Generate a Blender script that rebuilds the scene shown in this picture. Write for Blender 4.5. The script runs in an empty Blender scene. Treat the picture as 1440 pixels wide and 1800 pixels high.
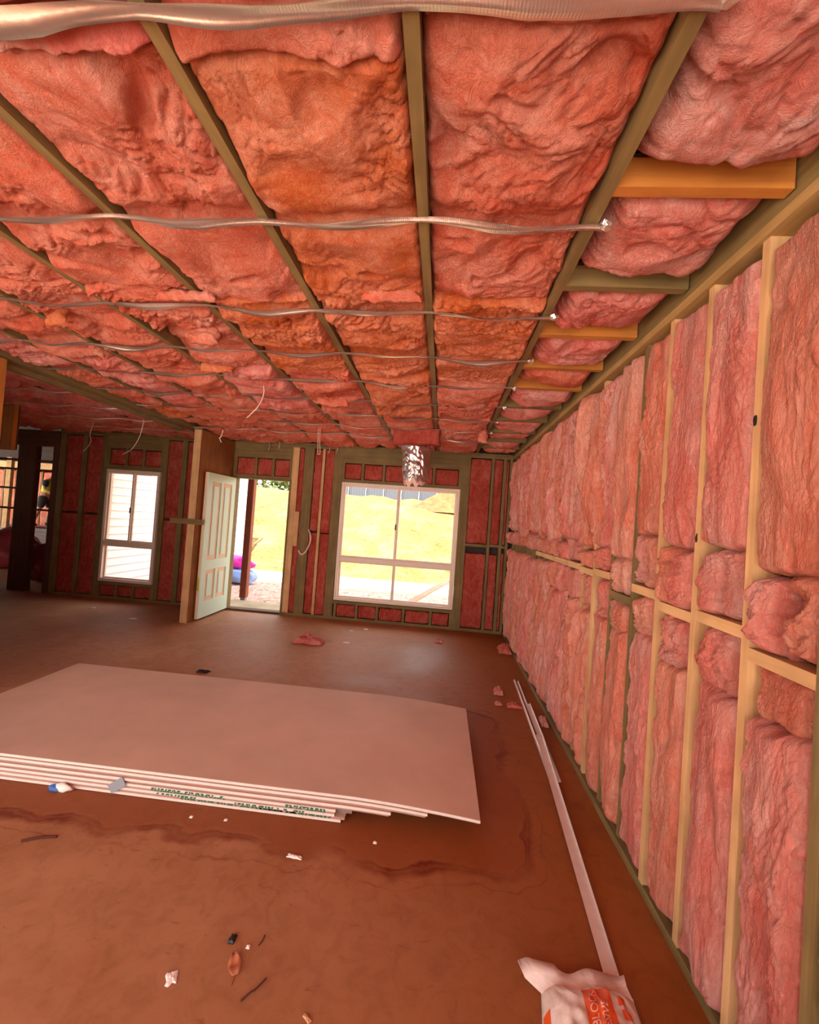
import bpy, bmesh, math, random
import numpy as np
from mathutils import Vector, Matrix

random.seed(11)
rng = np.random.default_rng(5)
S = bpy.context.scene
COL = S.collection

# ------------------------------------------------------------------ camera
F_PX, YAW, PITCH, ROLL, CAM_H = 744.7, 0.0782, 0.0197, 0.0712, 1.6073
fw = Vector((-math.sin(YAW) * math.cos(PITCH), math.cos(YAW) * math.cos(PITCH), math.sin(PITCH)))
rt = Vector((math.cos(YAW), math.sin(YAW), 0))
up = rt.cross(fw)
r2 = math.cos(ROLL) * rt + math.sin(ROLL) * up
u2 = -math.sin(ROLL) * rt + math.cos(ROLL) * up
cam = bpy.data.cameras.new('camera')
cam_o = bpy.data.objects.new('camera', cam)
COL.objects.link(cam_o)
M = Matrix((r2, u2, -fw)).transposed().to_4x4()
M.translation = (0, 0, CAM_H)
cam_o.matrix_world = M
cam.sensor_fit = 'HORIZONTAL'
cam.sensor_width = 36
cam.lens = F_PX / 1440 * 36
cam.clip_start = 0.05
S.camera = cam_o

# ------------------------------------------------------------------ world, sun, exposure
W = bpy.data.worlds.new('sky')
S.world = W
W.use_nodes = True
wn = W.node_tree.nodes
bg = wn['Background']
# bright even haze: slightly warmer and brighter towards the horizon
tc_w = wn.new('ShaderNodeTexCoord'); sp_w = wn.new('ShaderNodeSeparateXYZ'); rp_w = wn.new('ShaderNodeValToRGB')
W.node_tree.links.new(tc_w.outputs['Generated'], sp_w.inputs[0]); W.node_tree.links.new(sp_w.outputs['Z'], rp_w.inputs[0])
rp_w.color_ramp.elements[0].color = (1.0, 0.93, 0.82, 1); rp_w.color_ramp.elements[1].color = (0.80, 0.84, 0.90, 1)
W.node_tree.links.new(rp_w.outputs[0], bg.inputs[0])
bg.inputs[1].default_value = 2.2
sun = bpy.data.lights.new('sun', 'SUN')
sun.energy = 11.0
sun.angle = math.radians(0.6)
sun.color = (1, 0.95, 0.86)
sun_o = bpy.data.objects.new('sun', sun)
COL.objects.link(sun_o)
sun_o.rotation_euler = (math.radians(33), math.radians(3), 0)
S.view_settings.view_transform = 'Standard'
S.view_settings.look = 'None'
S.view_settings.exposure = 1.18
S.view_settings.gamma = 1
S.view_settings.use_curve_mapping = False
S.cycles.use_denoising = True
S.cycles.max_bounces = 8
S.cycles.diffuse_bounces = 6
S.cycles.sample_clamp_indirect = 8

# portals: they only guide sky sampling through the two big openings
def portal(loc, rot, sx, sy):
    l = bpy.data.lights.new('portal', 'AREA')
    l.shape = 'RECTANGLE'; l.size = sx; l.size_y = sy
    l.cycles.is_portal = True
    o = bpy.data.objects.new('opening_portal', l); COL.objects.link(o)
    o.location = loc; o.rotation_euler = rot
portal((-1.2, -1.72, 1.3), (math.pi / 2, 0, 0), 4.7, 2.6)
portal((-3.73, 0.1, 1.07), (0, -math.pi / 2, 0), 2.1, 3.5)
portal((-9.13, 3.35, 1.6), (0, -math.pi / 2, 0), 1.0, 0.8)

# ------------------------------------------------------------------ helpers
def lin(c):
    return tuple((x / 255 / 12.92 if x / 255 <= 0.04045 else ((x / 255 + 0.055) / 1.055) ** 2.4) for x in c)

_P = rng.permutation(512)
_P = np.concatenate([_P, _P])
_ang = rng.random(512) * 2 * np.pi
_G = np.stack([np.cos(_ang), np.sin(_ang)], 1)
def noise2(x, y):
    xi = np.floor(x).astype(int); yi = np.floor(y).astype(int)
    xf = x - xi; yf = y - yi
    xi &= 511; yi &= 511
    u = xf * xf * xf * (xf * (xf * 6 - 15) + 10); v = yf * yf * yf * (yf * (yf * 6 - 15) + 10)
    def g(ix, iy, dx, dy):
        k = _P[_P[ix & 511] + (iy & 511)]
        return _G[k, 0] * dx + _G[k, 1] * dy
    a = g(xi, yi, xf, yf); b = g(xi + 1, yi, xf - 1, yf)
    c = g(xi, yi + 1, xf, yf - 1); d = g(xi + 1, yi + 1, xf - 1, yf - 1)
    return ((a + u * (b - a)) + v * ((c + u * (d - c)) - (a + u * (b - a)))) * 1.5

def new_mesh(name, v, f, mat=None, smooth=False):
    me = bpy.data.meshes.new(name)
    me.from_pydata([tuple(p) for p in v], [], [tuple(q) for q in f])
    if mat: me.materials.append(mat)
    if smooth: me.polygons.foreach_set('use_smooth', [True] * len(me.polygons))
    me.update()
    return me

def link(name, me, parent=None):
    o = bpy.data.objects.new(name, me)
    COL.objects.link(o)
    if parent is not None:
        o.parent = parent
        off = Vector((0, 0, 0)); p = parent
        while p is not None:
            off += p.location; p = p.parent
        o.matrix_parent_inverse = Matrix.Translation(-off)
    return o

def tag(o, label=None, cat=None, group=None, kind=None):
    if label: o['label'] = label
    if cat: o['category'] = cat
    if group: o['group'] = group
    if kind: o['kind'] = kind
    return o

def empty(name, loc, label, cat, group=None, kind=None):
    o = bpy.data.objects.new(name, None); COL.objects.link(o)
    o.location = loc; o.empty_display_size = 0.1
    return tag(o, label, cat, group, kind)

BOXF = [(0, 3, 2, 1), (4, 5, 6, 7), (0, 1, 5, 4), (1, 2, 6, 5), (2, 3, 7, 6), (3, 0, 4, 7)]
def boxvf(a, b):
    x0, y0, z0 = a; x1, y1, z1 = b
    return [(x0, y0, z0), (x1, y0, z0), (x1, y1, z0), (x0, y1, z0), (x0, y0, z1), (x1, y0, z1), (x1, y1, z1), (x0, y1, z1)], BOXF
def box(name, a, b, mat, parent=None, bevel=0.0):
    v, f = boxvf(a, b)
    me = new_mesh(name, v, f, mat)
    if bevel:
        bm = bmesh.new(); bm.from_mesh(me)
        bmesh.ops.bevel(bm, geom=bm.edges[:], offset=bevel, segments=1, affect='EDGES')
        bm.to_mesh(me); bm.free()
    return link(name, me, parent)
def boxes(name, lst, mat, parent=None):
    V, Fc = [], []
    for a, b in lst:
        v, f = boxvf(a, b); n = len(V)
        V += v; Fc += [tuple(i + n for i in q) for q in f]
    return link(name, new_mesh(name, V, Fc, mat), parent)

def bar(name, p, q, w, h, mat, parent=None, upv=(0, 0, 1)):
    """rectangular bar from p to q"""
    p = Vector(p); q = Vector(q); d = (q - p).normalized()
    s = d.cross(Vector(upv)).normalized(); t = s.cross(d)
    V = []
    for c in (p, q):
        for a, b in ((-1, -1), (1, -1), (1, 1), (-1, 1)):
            V.append(c + s * a * w / 2 + t * b * h / 2)
    Fc = [(3, 2, 1, 0), (4, 5, 6, 7), (0, 1, 5, 4), (1, 2, 6, 5), (2, 3, 7, 6), (3, 0, 4, 7)]
    return link(name, new_mesh(name, V, Fc, mat), parent)

def tube(name, pts, r, mat, parent=None, n=6):
    pts = [Vector(p) for p in pts]
    V, Fc = [], []
    for i, p in enumerate(pts):
        d = (pts[min(i + 1, len(pts) - 1)] - pts[max(i - 1, 0)]).normalized()
        a = Vector((0.3, 1, 0.2)); s = d.cross(a).normalized(); t = s.cross(d)
        rr = r[i] if isinstance(r, (list, tuple)) else r
        for k in range(n):
            an = 2 * math.pi * k / n
            V.append(p + s * math.cos(an) * rr + t * math.sin(an) * rr)
    for i in range(len(pts) - 1):
        for k in range(n):
            Fc.append((i * n + k, i * n + (k + 1) % n, (i + 1) * n + (k + 1) % n, (i + 1) * n + k))
    Fc.append(tuple(reversed(range(n)))); Fc.append(tuple(range((len(pts) - 1) * n, len(pts) * n)))
    return link(name, new_mesh(name, V, Fc, mat, True), parent)

def smoothpath(pts, n=8):
    pts = [Vector(p) for p in pts]; out = []
    P = [pts[0]] + pts + [pts[-1]]
    for i in range(1, len(P) - 2):
        for k in range(n):
            t = k / n
            a, b, c, d = P[i - 1], P[i], P[i + 1], P[i + 2]
            out.append(0.5 * ((2 * b) + (c - a) * t + (2 * a - 5 * b + 4 * c - d) * t * t + (3 * b - a - 3 * c + d) * t ** 3))
    out.append(pts[-1]); return out

def grid_mesh(name, Pts, mat, close=True, smooth=True):
    """Pts: (nv,nu,3) array; closed at the back by one polygon"""
    nv, nu = Pts.shape[:2]
    idx = np.arange(nv * nu).reshape(nv, nu)
    q = np.stack([idx[:-1, :-1], idx[:-1, 1:], idx[1:, 1:], idx[1:, :-1]], -1).reshape(-1, 4)
    loops = q.reshape(-1); starts = np.arange(len(q)) * 4; tot = np.full(len(q), 4)
    if close:
        bl = np.concatenate([idx[0, :], idx[1:, -1], idx[-1, -2::-1], idx[-2:0:-1, 0]])[::-1]
        starts = np.append(starts, len(loops)); tot = np.append(tot, len(bl)); loops = np.concatenate([loops, bl])
    me = bpy.data.meshes.new(name)
    me.vertices.add(nv * nu); me.vertices.foreach_set('co', Pts.reshape(-1).astype(np.float32))
    me.loops.add(len(loops)); me.loops.foreach_set('vertex_index', loops.astype(np.int32))
    me.polygons.add(len(starts)); me.polygons.foreach_set('loop_start', starts.astype(np.int32))
    me.polygons.foreach_set('use_smooth', np.full(len(starts), smooth))
    me.materials.append(mat)
    me.update(calc_edges=True); me.validate()
    return me

# ------------------------------------------------------------------ materials
def material(name):
    m = bpy.data.materials.new(name); m.use_nodes = True
    return m, m.node_tree.nodes, m.node_tree.links, m.node_tree.nodes['Principled BSDF']
def setp(p, **k):
    for a, b in k.items():
        p.inputs[a.replace('_', ' ')].default_value = b
def tcoord(n, l, scale=(1, 1, 1), space='Object'):
    tc = n.new('ShaderNodeTexCoord'); mp = n.new('ShaderNodeMapping')
    mp.inputs['Scale'].default_value = scale
    l.new(tc.outputs[space], mp.inputs[0]); return mp.outputs[0]
def noise(n, l, vec, scale, detail=4, rough=0.55, dist=0.0):
    t = n.new('ShaderNodeTexNoise')
    t.inputs['Scale'].default_value = scale; t.inputs['Detail'].default_value = detail
    t.inputs['Roughness'].default_value = rough; t.inputs['Distortion'].default_value = dist
    l.new(vec, t.inputs['Vector']); return t.outputs['Fac']
def ramp(n, l, fac, stops):
    r = n.new('ShaderNodeValToRGB'); e = r.color_ramp.elements
    while len(e) < len(stops): e.new(0.5)
    for i, (p, c) in enumerate(stops):
        e[i].position = p; e[i].color = (*c[:3], 1)
    l.new(fac, r.inputs[0]); return r.outputs[0]
def mixc(n, l, a, b, fac, mode='MIX'):
    x = n.new('ShaderNodeMix'); x.data_type = 'RGBA'; x.blend_type = mode
    for s, v in ((6, a), (7, b), (0, fac)):
        if hasattr(v, 'is_output'): l.new(v, x.inputs[s])
        elif s == 0: x.inputs[0].default_value = v
        else: x.inputs[s].default_value = (*v[:3], 1)
    return x.outputs[2]
def bump(n, l, p, h, strength=0.3, dist=0.01):
    b = n.new('ShaderNodeBump'); b.inputs['Strength'].default_value = strength; b.inputs['Distance'].default_value = dist
    l.new(h, b.inputs['Height']); l.new(b.outputs[0], p.inputs['Normal'])
def plain(name, rgb, rough=0.6, metallic=0.0, var=0.0, scale=8.0, bmp=0.0):
    m, n, l, p = material(name); c = lin(rgb)
    setp(p, Roughness=rough, Metallic=metallic)
    if var:
        v = tcoord(n, l); f = noise(n, l, v, scale)
        lo = tuple(x * (1 - var) for x in c); hi = tuple(min(1, x * (1 + var)) for x in c)
        l.new(ramp(n, l, f, [(0.3, lo), (0.7, hi)]), p.inputs['Base Color'])
        if bmp: bump(n, l, p, f, bmp, 0.005)
    else:
        p.inputs['Base Color'].default_value = (*c, 1)
    return m

def wool(name, cols, stretch=(1, 1, 1), seed=0.0):
    m, n, l, p = material(name)
    setp(p, Roughness=1.0); p.inputs['Specular IOR Level'].default_value = 0.05
    v = tcoord(n, l, stretch)
    big = noise(n, l, v, 3.2 + seed, 3, 0.5, 0.6)
    mid = noise(n, l, v, 14, 5, 0.6, 1.2)
    c1 = ramp(n, l, big, [(0.32, cols[0]), (0.5, cols[1]), (0.68, cols[2])])
    c2 = ramp(n, l, mid, [(0.35, cols[3]), (0.62, (1, 1, 1))])
    fine = noise(n, l, v, 34, 9, 0.74, 3.5)
    c3 = ramp(n, l, fine, [(0.36, (0.86, 0.74, 0.68)), (0.54, (1, 1, 1))])
    c4 = mixc(n, l, c1, c2, 0.75, 'MULTIPLY')
    l.new(mixc(n, l, c4, c3, 0.6, 'MULTIPLY'), p.inputs['Base Color'])
    bump(n, l, p, fine, 1.0, 0.022)
    return m
PINKS = [lin((242, 132, 104)), lin((247, 154, 130)), lin((251, 174, 156)), lin((242, 186, 170))]
ORANG = [lin((232, 130, 78)), lin((243, 150, 112)), lin((248, 164, 134)), lin((236, 182, 146))]
ROSE = [lin((245, 138, 126)), lin((250, 162, 152)), lin((252, 190, 180)), lin((244, 182, 176))]
BACKLIT = [lin((190, 86, 72)), lin((202, 100, 86)), lin((212, 114, 100)), lin((220, 150, 138))]  # darker copy of the wool: backlit shade of the far wall put into colour
PALE = [lin((245, 150, 124)), lin((250, 172, 150)), lin((252, 190, 172)), lin((245, 196, 182))]
PALR = [lin((247, 152, 138)), lin((251, 176, 164)), lin((253, 196, 186)), lin((246, 196, 188))]
M_WOOL = [wool('insulation wool salmon', PINKS), wool('insulation wool orange', ORANG, seed=0.7), wool('insulation wool rose', ROSE, seed=0.3)]
M_WOOLV = [wool('insulation wool wall salmon', PALE, (1, 1.9, 0.42)), wool('insulation wool wall rose', PALR, (1, 1.9, 0.42), 0.4)]
M_WOOLP = wool('insulation wool pale rose', PALR, seed=0.5)
M_WOOLD = wool('insulation wool backlit red', BACKLIT, (1, 1, 0.6))

def timber(name, a, b, axis, rough=0.75):
    m, n, l, p = material(name)
    sc = [34, 34, 34]; sc[axis] = 1.6
    v = tcoord(n, l, tuple(sc))
    f = noise(n, l, v, 1.0, 5, 0.6, 0.4)
    v2 = tcoord(n, l); g = noise(n, l, v2, 5, 2)
    c = ramp(n, l, f, [(0.25, lin(a)), (0.7, lin(b))])
    d = ramp(n, l, g, [(0.3, (0.72, 0.72, 0.7)), (0.65, (1, 1, 1))])
    l.new(mixc(n, l, c, d, 0.8, 'MULTIPLY'), p.inputs['Base Color'])
    setp(p, Roughness=rough); bump(n, l, p, f, 0.25, 0.003)
    return m
def timber3(name, a, b):
    return [timber('%s grain %s' % (name, 'xyz'[i]), a, b, i) for i in range(3)]
OLIVE = timber3('treated olive timber', (102, 85, 46), (138, 112, 66))
PINE = timber3('pale pine timber', (192, 146, 96), (220, 176, 126))
ORNG = timber3('orange pine timber', (166, 98, 32), (196, 126, 50))
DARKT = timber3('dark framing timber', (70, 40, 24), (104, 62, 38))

TANB = timber('tan top plate timber', (150, 116, 64), (182, 144, 90), 1)
def foil(name, rough=0.3, rgb=(214, 208, 204), ribs=260):
    m, n, l, p = material(name)
    setp(p, Metallic=1.0, Roughness=rough); p.inputs['Base Color'].default_value = (*lin(rgb), 1)
    v = tcoord(n, l)
    w = n.new('ShaderNodeTexWave'); w.inputs['Scale'].default_value = ribs / 6.28; l.new(v, w.inputs[0])
    f = noise(n, l, v, 25, 3)
    mx = n.new('ShaderNodeMath'); mx.operation = 'MULTIPLY_ADD'; mx.inputs[1].default_value = 0.25
    l.new(w.outputs['Fac'], mx.inputs[0]); l.new(f, mx.inputs[2])
    bump(n, l, p, mx.outputs[0], 0.35, 0.006)
    return m
M_STRAP = foil('silver strapping', 0.42, (238, 234, 230))
M_FOIL = foil('crumpled duct foil', 0.3, (225, 222, 220), 20)
M_WRAP = plain('dark building wrap', (58, 44, 40), 0.9)
M_ROOF = plain('dark roof space', (40, 26, 24), 0.95)

# floor: concrete under red clay dust, with a dried water mark around the sheet stack
def floor_mat():
    m, n, l, p = material('dusty concrete slab')
    v = tcoord(n, l)
    big = noise(n, l, v, 1.1, 5, 0.6, 0.5); fine = noise(n, l, v, 11, 6, 0.7, 0.8)
    dust = ramp(n, l, big, [(0.3, lin((158, 104, 68))), (0.52, lin((174, 122, 88))), (0.72, lin((190, 142, 114)))])
    # left-to-right falloff of light put into the dust colour, redder clay towards right
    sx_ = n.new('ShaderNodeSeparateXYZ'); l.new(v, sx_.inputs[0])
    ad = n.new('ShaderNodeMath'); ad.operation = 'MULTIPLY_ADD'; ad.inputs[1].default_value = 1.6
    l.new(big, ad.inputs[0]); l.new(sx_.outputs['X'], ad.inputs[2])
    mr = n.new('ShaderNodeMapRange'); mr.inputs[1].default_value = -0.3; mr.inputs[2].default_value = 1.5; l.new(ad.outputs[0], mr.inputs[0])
    clay_shade = ramp(n, l, big, [(0.3, lin((132, 70, 26))), (0.7, lin((154, 88, 42)))])
    dust = mixc(n, l, dust, clay_shade, mr.outputs[0])
    spk = ramp(n, l, fine, [(0.3, (0.66, 0.58, 0.52)), (0.55, (1, 1, 1))])
    base = mixc(n, l, dust, spk, 0.55, 'MULTIPLY')
    # warped coordinates for the stain
    wv = n.new('ShaderNodeTexNoise'); wv.inputs['Scale'].default_value = 3.0; wv.inputs['Detail'].default_value = 5
    l.new(v, wv.inputs['Vector'])
    def vm(op, a, b=None):
        x = n.new('ShaderNodeVectorMath'); x.operation = op
        for i, q in enumerate((a, b)):
            if q is None: continue
            if hasattr(q, 'is_output'): l.new(q, x.inputs[i])
            else: x.inputs[i].default_value = q
        return x
    off = vm('SUBTRACT', wv.outputs['Color'], (0.5, 0.5, 0.5)).outputs[0]
    sc = vm('MULTIPLY', off, (0.34, 0.34, 0)).outputs[0]
    pw = vm('ADD', v, sc).outputs[0]
    q = vm('SUBTRACT', pw, (-1.4, 2.87, 0)).outputs[0]
    q = vm('ABSOLUTE', q).outputs[0]
    q = vm('SUBTRACT', q, (1.68, 0.62, 1)).outputs[0]
    q = vm('MAXIMUM', q, (0, 0, 0)).outputs[0]
    d = vm('LENGTH', q).outputs['Value']
    damp = ramp(n, l, d, [(0.0, (1, 1, 1)), (0.2, (0.9, 0.9, 0.9)), (0.30, (0, 0, 0))])
    base = mixc(n, l, base, lin((132, 64, 24)), mixc(n, l, (0, 0, 0), damp, 0.75))
    ring = ramp(n, l, d, [(0.222, (0, 0, 0)), (0.236, (1, 1, 1)), (0.248, (0.5, 0.5, 0.5)), (0.262, (1, 1, 1)), (0.30, (0, 0, 0))])
    brk = ramp(n, l, noise(n, l, v, 2.3, 3), [(0.38, (0.12, 0.12, 0.12)), (0.58, (1, 1, 1))])
    base = mixc(n, l, base, lin((104, 32, 14)), mixc(n, l, ring, brk, 1.0, 'MULTIPLY'))
    r2_ = ramp(n, l, d, [(0.345, (0, 0, 0)), (0.352, (0.6, 0.6, 0.6)), (0.362, (0, 0, 0))])
    base = mixc(n, l, base, lin((110, 44, 22)), mixc(n, l, r2_, brk, 1.0, 'MULTIPLY'))
    # scuffs
    vs = tcoord(n, l, (9, 26, 1)); sf = noise(n, l, vs, 1.0, 4, 0.6, 1.0)
    base = mixc(n, l, base, lin((112, 54, 30)), mixc(n, l, (0, 0, 0), ramp(n, l, sf, [(0.63, (0, 0, 0)), (0.72, (1, 1, 1))]), 0.45))
    l.new(base, p.inputs['Base Color'])
    rg = ramp(n, l, big, [(0.3, (0.5, 0.5, 0.5)), (0.7, (0.72, 0.72, 0.72))]); l.new(rg, p.inputs['Roughness'])
    p.inputs['Specular IOR Level'].default_value = 0.2
    bump(n, l, p, fine, 0.12, 0.004)
    return m
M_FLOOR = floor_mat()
M_BOARD = plain('plasterboard face', (198, 164, 144), 0.75, 0, 0.10, 2.2)
M_BEDGE = plain('plasterboard paper edge', (218, 202, 192), 0.8, 0, 0.05, 30)
M_BEDGE_SHADE = plain('plasterboard edge gap shade', (168, 126, 114), 0.85, 0, 0.08, 30)  # darker brown on alternate edges paints the shadow gaps between sheets
M_GREEN = plain('green edge print', (18, 96, 66), 0.7)
M_PLY = timber('brown plywood', (118, 70, 30), (164, 102, 48), 2)
M_DOOR = plain('pale mint door primer', (196, 222, 208), 0.5)
M_DOORE = plain('raw door edge', (224, 190, 160), 0.6)
M_MOULD = plain('pale pink door moulding', (218, 204, 194), 0.5)
M_BRASS = plain('brass latch plate', (200, 190, 40), 0.35, 0.6)
M_ALU = plain('almond window frame', (224, 202, 186), 0.4)
M_DARK = plain('dark plastic', (30, 26, 26), 0.5)
M_WHITE = plain('white painted metal', (236, 226, 220), 0.35, 0.3)
M_CABLE = plain('white cable sheath', (226, 196, 180), 0.5)
M_TAPE = plain('grey tape', (140, 142, 150), 0.5)
M_PAPER = plain('white paper', (238, 226, 218), 0.8)
M_BLUE = plain('blue wrapper', (60, 100, 170), 0.5)
M_SKIN = plain('skin', (186, 126, 96), 0.6)
M_HIVIS = plain('hi vis yellow cloth', (206, 236, 20), 0.8)
M_NAVY = plain('navy cloth', (30, 34, 52), 0.85)
M_SHORT = plain('charcoal cloth', (48, 46, 48), 0.85)
M_BOOT = plain('brown boot leather', (92, 60, 38), 0.7)
M_HAIR = plain('dark hair', (40, 28, 22), 0.8)
def glass():
    m, n, l, p = material('window glass'); n.remove(p)
    t = n.new('ShaderNodeBsdfTransparent'); g = n.new('ShaderNodeBsdfGlossy'); g.inputs['Roughness'].default_value = 0.02
    fr = n.new('ShaderNodeFresnel'); fr.inputs[0].default_value = 1.3
    mx = n.new('ShaderNodeMixShader'); l.new(fr.outputs[0], mx.inputs[0]); l.new(t.outputs[0], mx.inputs[1]); l.new(g.outputs[0], mx.inputs[2])
    l.new(mx.outputs[0], n['Material Output'].inputs[0]); return m
M_GLASS = glass()

# ------------------------------------------------------------------ insulation batt builder
def batt(name, parent, o, U, V, N, w, h, t, nu, nv, seed, mat, bulge=0.02, lump=1.0, edge=0.012, r=0.05,
         sx=1.0, sy=1.0, pinch=(), tilt=0.0, lift=0.0, taper=0.0, fine=1.0):
    o, U, V, N = (np.array(a, float) for a in (o, U, V, N))
    s = np.linspace(0, 1, nu); e = np.linspace(0, 1, nv)
    s = 0.55 * s + 0.45 * (0.5 - 0.5 * np.cos(np.pi * s)); e = 0.6 * e + 0.4 * (0.5 - 0.5 * np.cos(np.pi * e))
    u, v = np.meshgrid(s, e)
    so = seed * 17.31
    def en(q, k): return noise2(q * 7 + so + k * 31.7, np.full_like(q, so * 0.37 + k)) * edge + noise2(q * 26 + so + k * 11.7, np.full_like(q, so * 0.77 + k)) * edge * 0.5
    xl = en(v * h, 1) + taper * (1 - v) * w; xr = w + en(v * h, 2) - taper * (1 - v) * w
    yl = en(u * w, 3); yr = h + en(u * w, 4)
    x = xl + u * (xr - xl); y = yl + v * (yr - yl)
    eu = np.minimum(u, 1 - u) * w; ev = np.minimum(v, 1 - v) * h
    def rnd(d):
        c = np.clip(d / r, 0, 1); return np.sqrt(1 - (1 - c) ** 2)
    prof = rnd(eu) * rnd(ev)
    X = x / sx; Y = y / sy
    w1 = noise2(X * 4 + so, Y * 4 + 3.1); w2 = noise2(X * 4 + 7.7, Y * 4 + so)
    X = X + 0.07 * w1; Y = Y + 0.07 * w2
    msk = np.clip(noise2(X * 2.3 + so, Y * 2.3 + 1.7) * 1.6 + 0.42, 0, 1); msk = msk * msk * (3 - 2 * msk)
    def bil(f, q): return 1 - np.exp(-np.abs(noise2(X * f + so * 1.3 + q, Y * f - so)) * 3.2) - 0.45
    L = 0.026 * noise2(X * 3.3 + so, Y * 3.3) + 0.013 * noise2(X * 7.1, Y * 7.1 + so)
    L = L + (0.25 + 0.75 * msk) * 0.015 * bil(8.3, 0)
    w3 = noise2(X * 9 + 5 + so, Y * 9); X = X + 0.02 * w3; Y = Y + 0.02 * w2
    L = L + (0.15 + 0.85 * msk) * 0.015 * fine * bil(18, 3)
    X = X + 0.010 * noise2(X * 20, Y * 20 + 3)
    L = L + fine ** 1.5 * ((0.3 + 0.7 * msk) * 0.0105 * bil(39, 5) + 0.005 * bil(75, 8))
    pit = noise2(X * 5.0 + so, Y * 5.0 + 9.3)
    L = L - 0.045 * np.clip(pit - 0.42, 0, 1) * 2
    dome = (4 * u * (1 - u)) ** 0.6 * (4 * v * (1 - v)) ** 0.35
    dep = bulge * dome + lump * L + lift + tilt * (v - 0.5)
    for pv in pinch:
        dep = dep - (0.035 + max(lift, 0) * 1.2) * np.exp(-((y - pv) / 0.055) ** 2)
    n = -t + prof * (t + dep)
    Pts = o + x[..., None] * U + y[..., None] * V + n[..., None] * N
    return link(name, grid_mesh(name, Pts, mat), parent)

CE = dict(U=(1, 0, 0), V=(0, -1, 0), N=(0, 0, -1))     # seen from below
RW = dict(U=(0, -1, 0), V=(0, 0, 1), N=(-1, 0, 0))     # right wall
BW = dict(U=(1, 0, 0), V=(0, 0, 1), N=(0, -1, 0))      # back wall

# ================================================================== THE SETTING
D = 6.476; XW = 1.009; H = 2.70
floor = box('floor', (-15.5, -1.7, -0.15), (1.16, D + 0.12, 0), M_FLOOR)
tag(floor, 'red dusty concrete slab floor of the unfinished room', 'floor', kind='structure')
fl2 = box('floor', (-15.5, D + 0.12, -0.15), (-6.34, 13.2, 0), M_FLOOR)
tag(fl2, 'concrete slab floor of the far room behind the dark posts', 'floor', kind='structure')

ceil = boxes('ceiling', [((-15.5, -1.7, 2.99), (1.16, D + 0.12, 3.05)), ((-15.5, D + 0.12, 2.99), (-6.34, 13.2, 3.05))], M_ROOF)
tag(ceil, 'unlined ceiling of pink insulation batts between trusses and silver straps', 'ceiling', kind='structure')

# ---- trusses
TX = [0.456, -0.144, -0.747, -1.35, -1.95, -2.55, -3.10]
for x in TX:
    box('truss_chord', (x - 0.019, -1.65, H), (x + 0.019, D, H + 0.09), OLIVE[1], ceil)
box('ceiling_beam', (-3.60, 2.6, H - 0.05), (-3.48, D, H + 0.12), OLIVE[1], ceil)
box('ceiling_beam', (-3.66, 2.85, H - 0.09), (-3.60, 5.5, H - 0.0), OLIVE[1], ceil)

# ---- insulation in the main ceiling
cols = [(-0.144, 0.456), (-0.747, -0.144), (-1.35, -0.747), (-1.95, -1.35), (-2.55, -1.95), (-3.10, -2.55), (-3.48, -3.10)]
STRAPY = [0.86, 1.512, 2.175, 2.765, 3.325, 3.88, 4.42, 4.95, 5.5]
seams0 = [-1.66, -0.9, -0.22, 0.95, 2.07, 3.2, 4.33, 5.42, 6.43]
sd = 1
for ci, (xa, xb) in enumerate(cols):
    j = [0, 0, 0] + [random.uniform(-0.05, 0.05) * (1 if ci < 2 else 2.2) for _ in range(5)] + [0]
    j[3] = [-0.03, 0.03, 0.0, -0.02, 0.1, 0.0, 0][ci]
    sm = [a + b for a, b in zip(seams0, j)]
    for ri in range(8):
        sd += 1
        y0, y1 = sm[ri], sm[ri + 1]
        if y1 < 0.8: nu, nv = 10, 16
        elif y0 < 1.5: nu, nv = (120, 220) if ci < 4 else (84, 150)
        elif y0 < 3: nu, nv = (96, 160) if ci < 5 else (64, 110)
        elif y0 < 4.3: nu, nv = 64, 100
        else: nu, nv = 48, 72
        if ri == 2: nu, nv = 100, 150
        g = 0.013
        pk = [y1 - s for s in STRAPY if y0 < s < y1]
        mat = M_WOOL[0] if random.random() < 0.7 else M_WOOL[2 if random.random() < 0.45 else 1]
        if ci == 1 and ri == 3: mat = M_WOOL[1]
        if ci == 0 and ri == 3: mat = M_WOOL[0]
        if ci == 0 and ri == 4: mat = M_WOOL[1]
        lift = random.uniform(-0.012, 0.012) + (0.022 if ri == 2 else 0) + (-0.012 if ri == 3 else 0)
        batt('insulation_batt', ceil, (xa + g, y1 + 0.01, H + 0.004), w=xb - xa - 2 * g, h=y1 - y0 + 0.02, t=0.11,
             nu=nu, nv=nv, seed=sd, mat=mat, bulge=0.022 + (0.012 if ri > 4 else 0), lump=1.15 if ri < 4 else 1.7, fine=0.55 if ri < 4 else 1.0,
             edge=0.011, r=0.032, pinch=pk, lift=lift, tilt=random.uniform(-0.012, 0.012), sx=1.0 if ri < 4 else 1.7, sy=1.0 if ri < 4 else 0.85, **CE)

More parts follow.
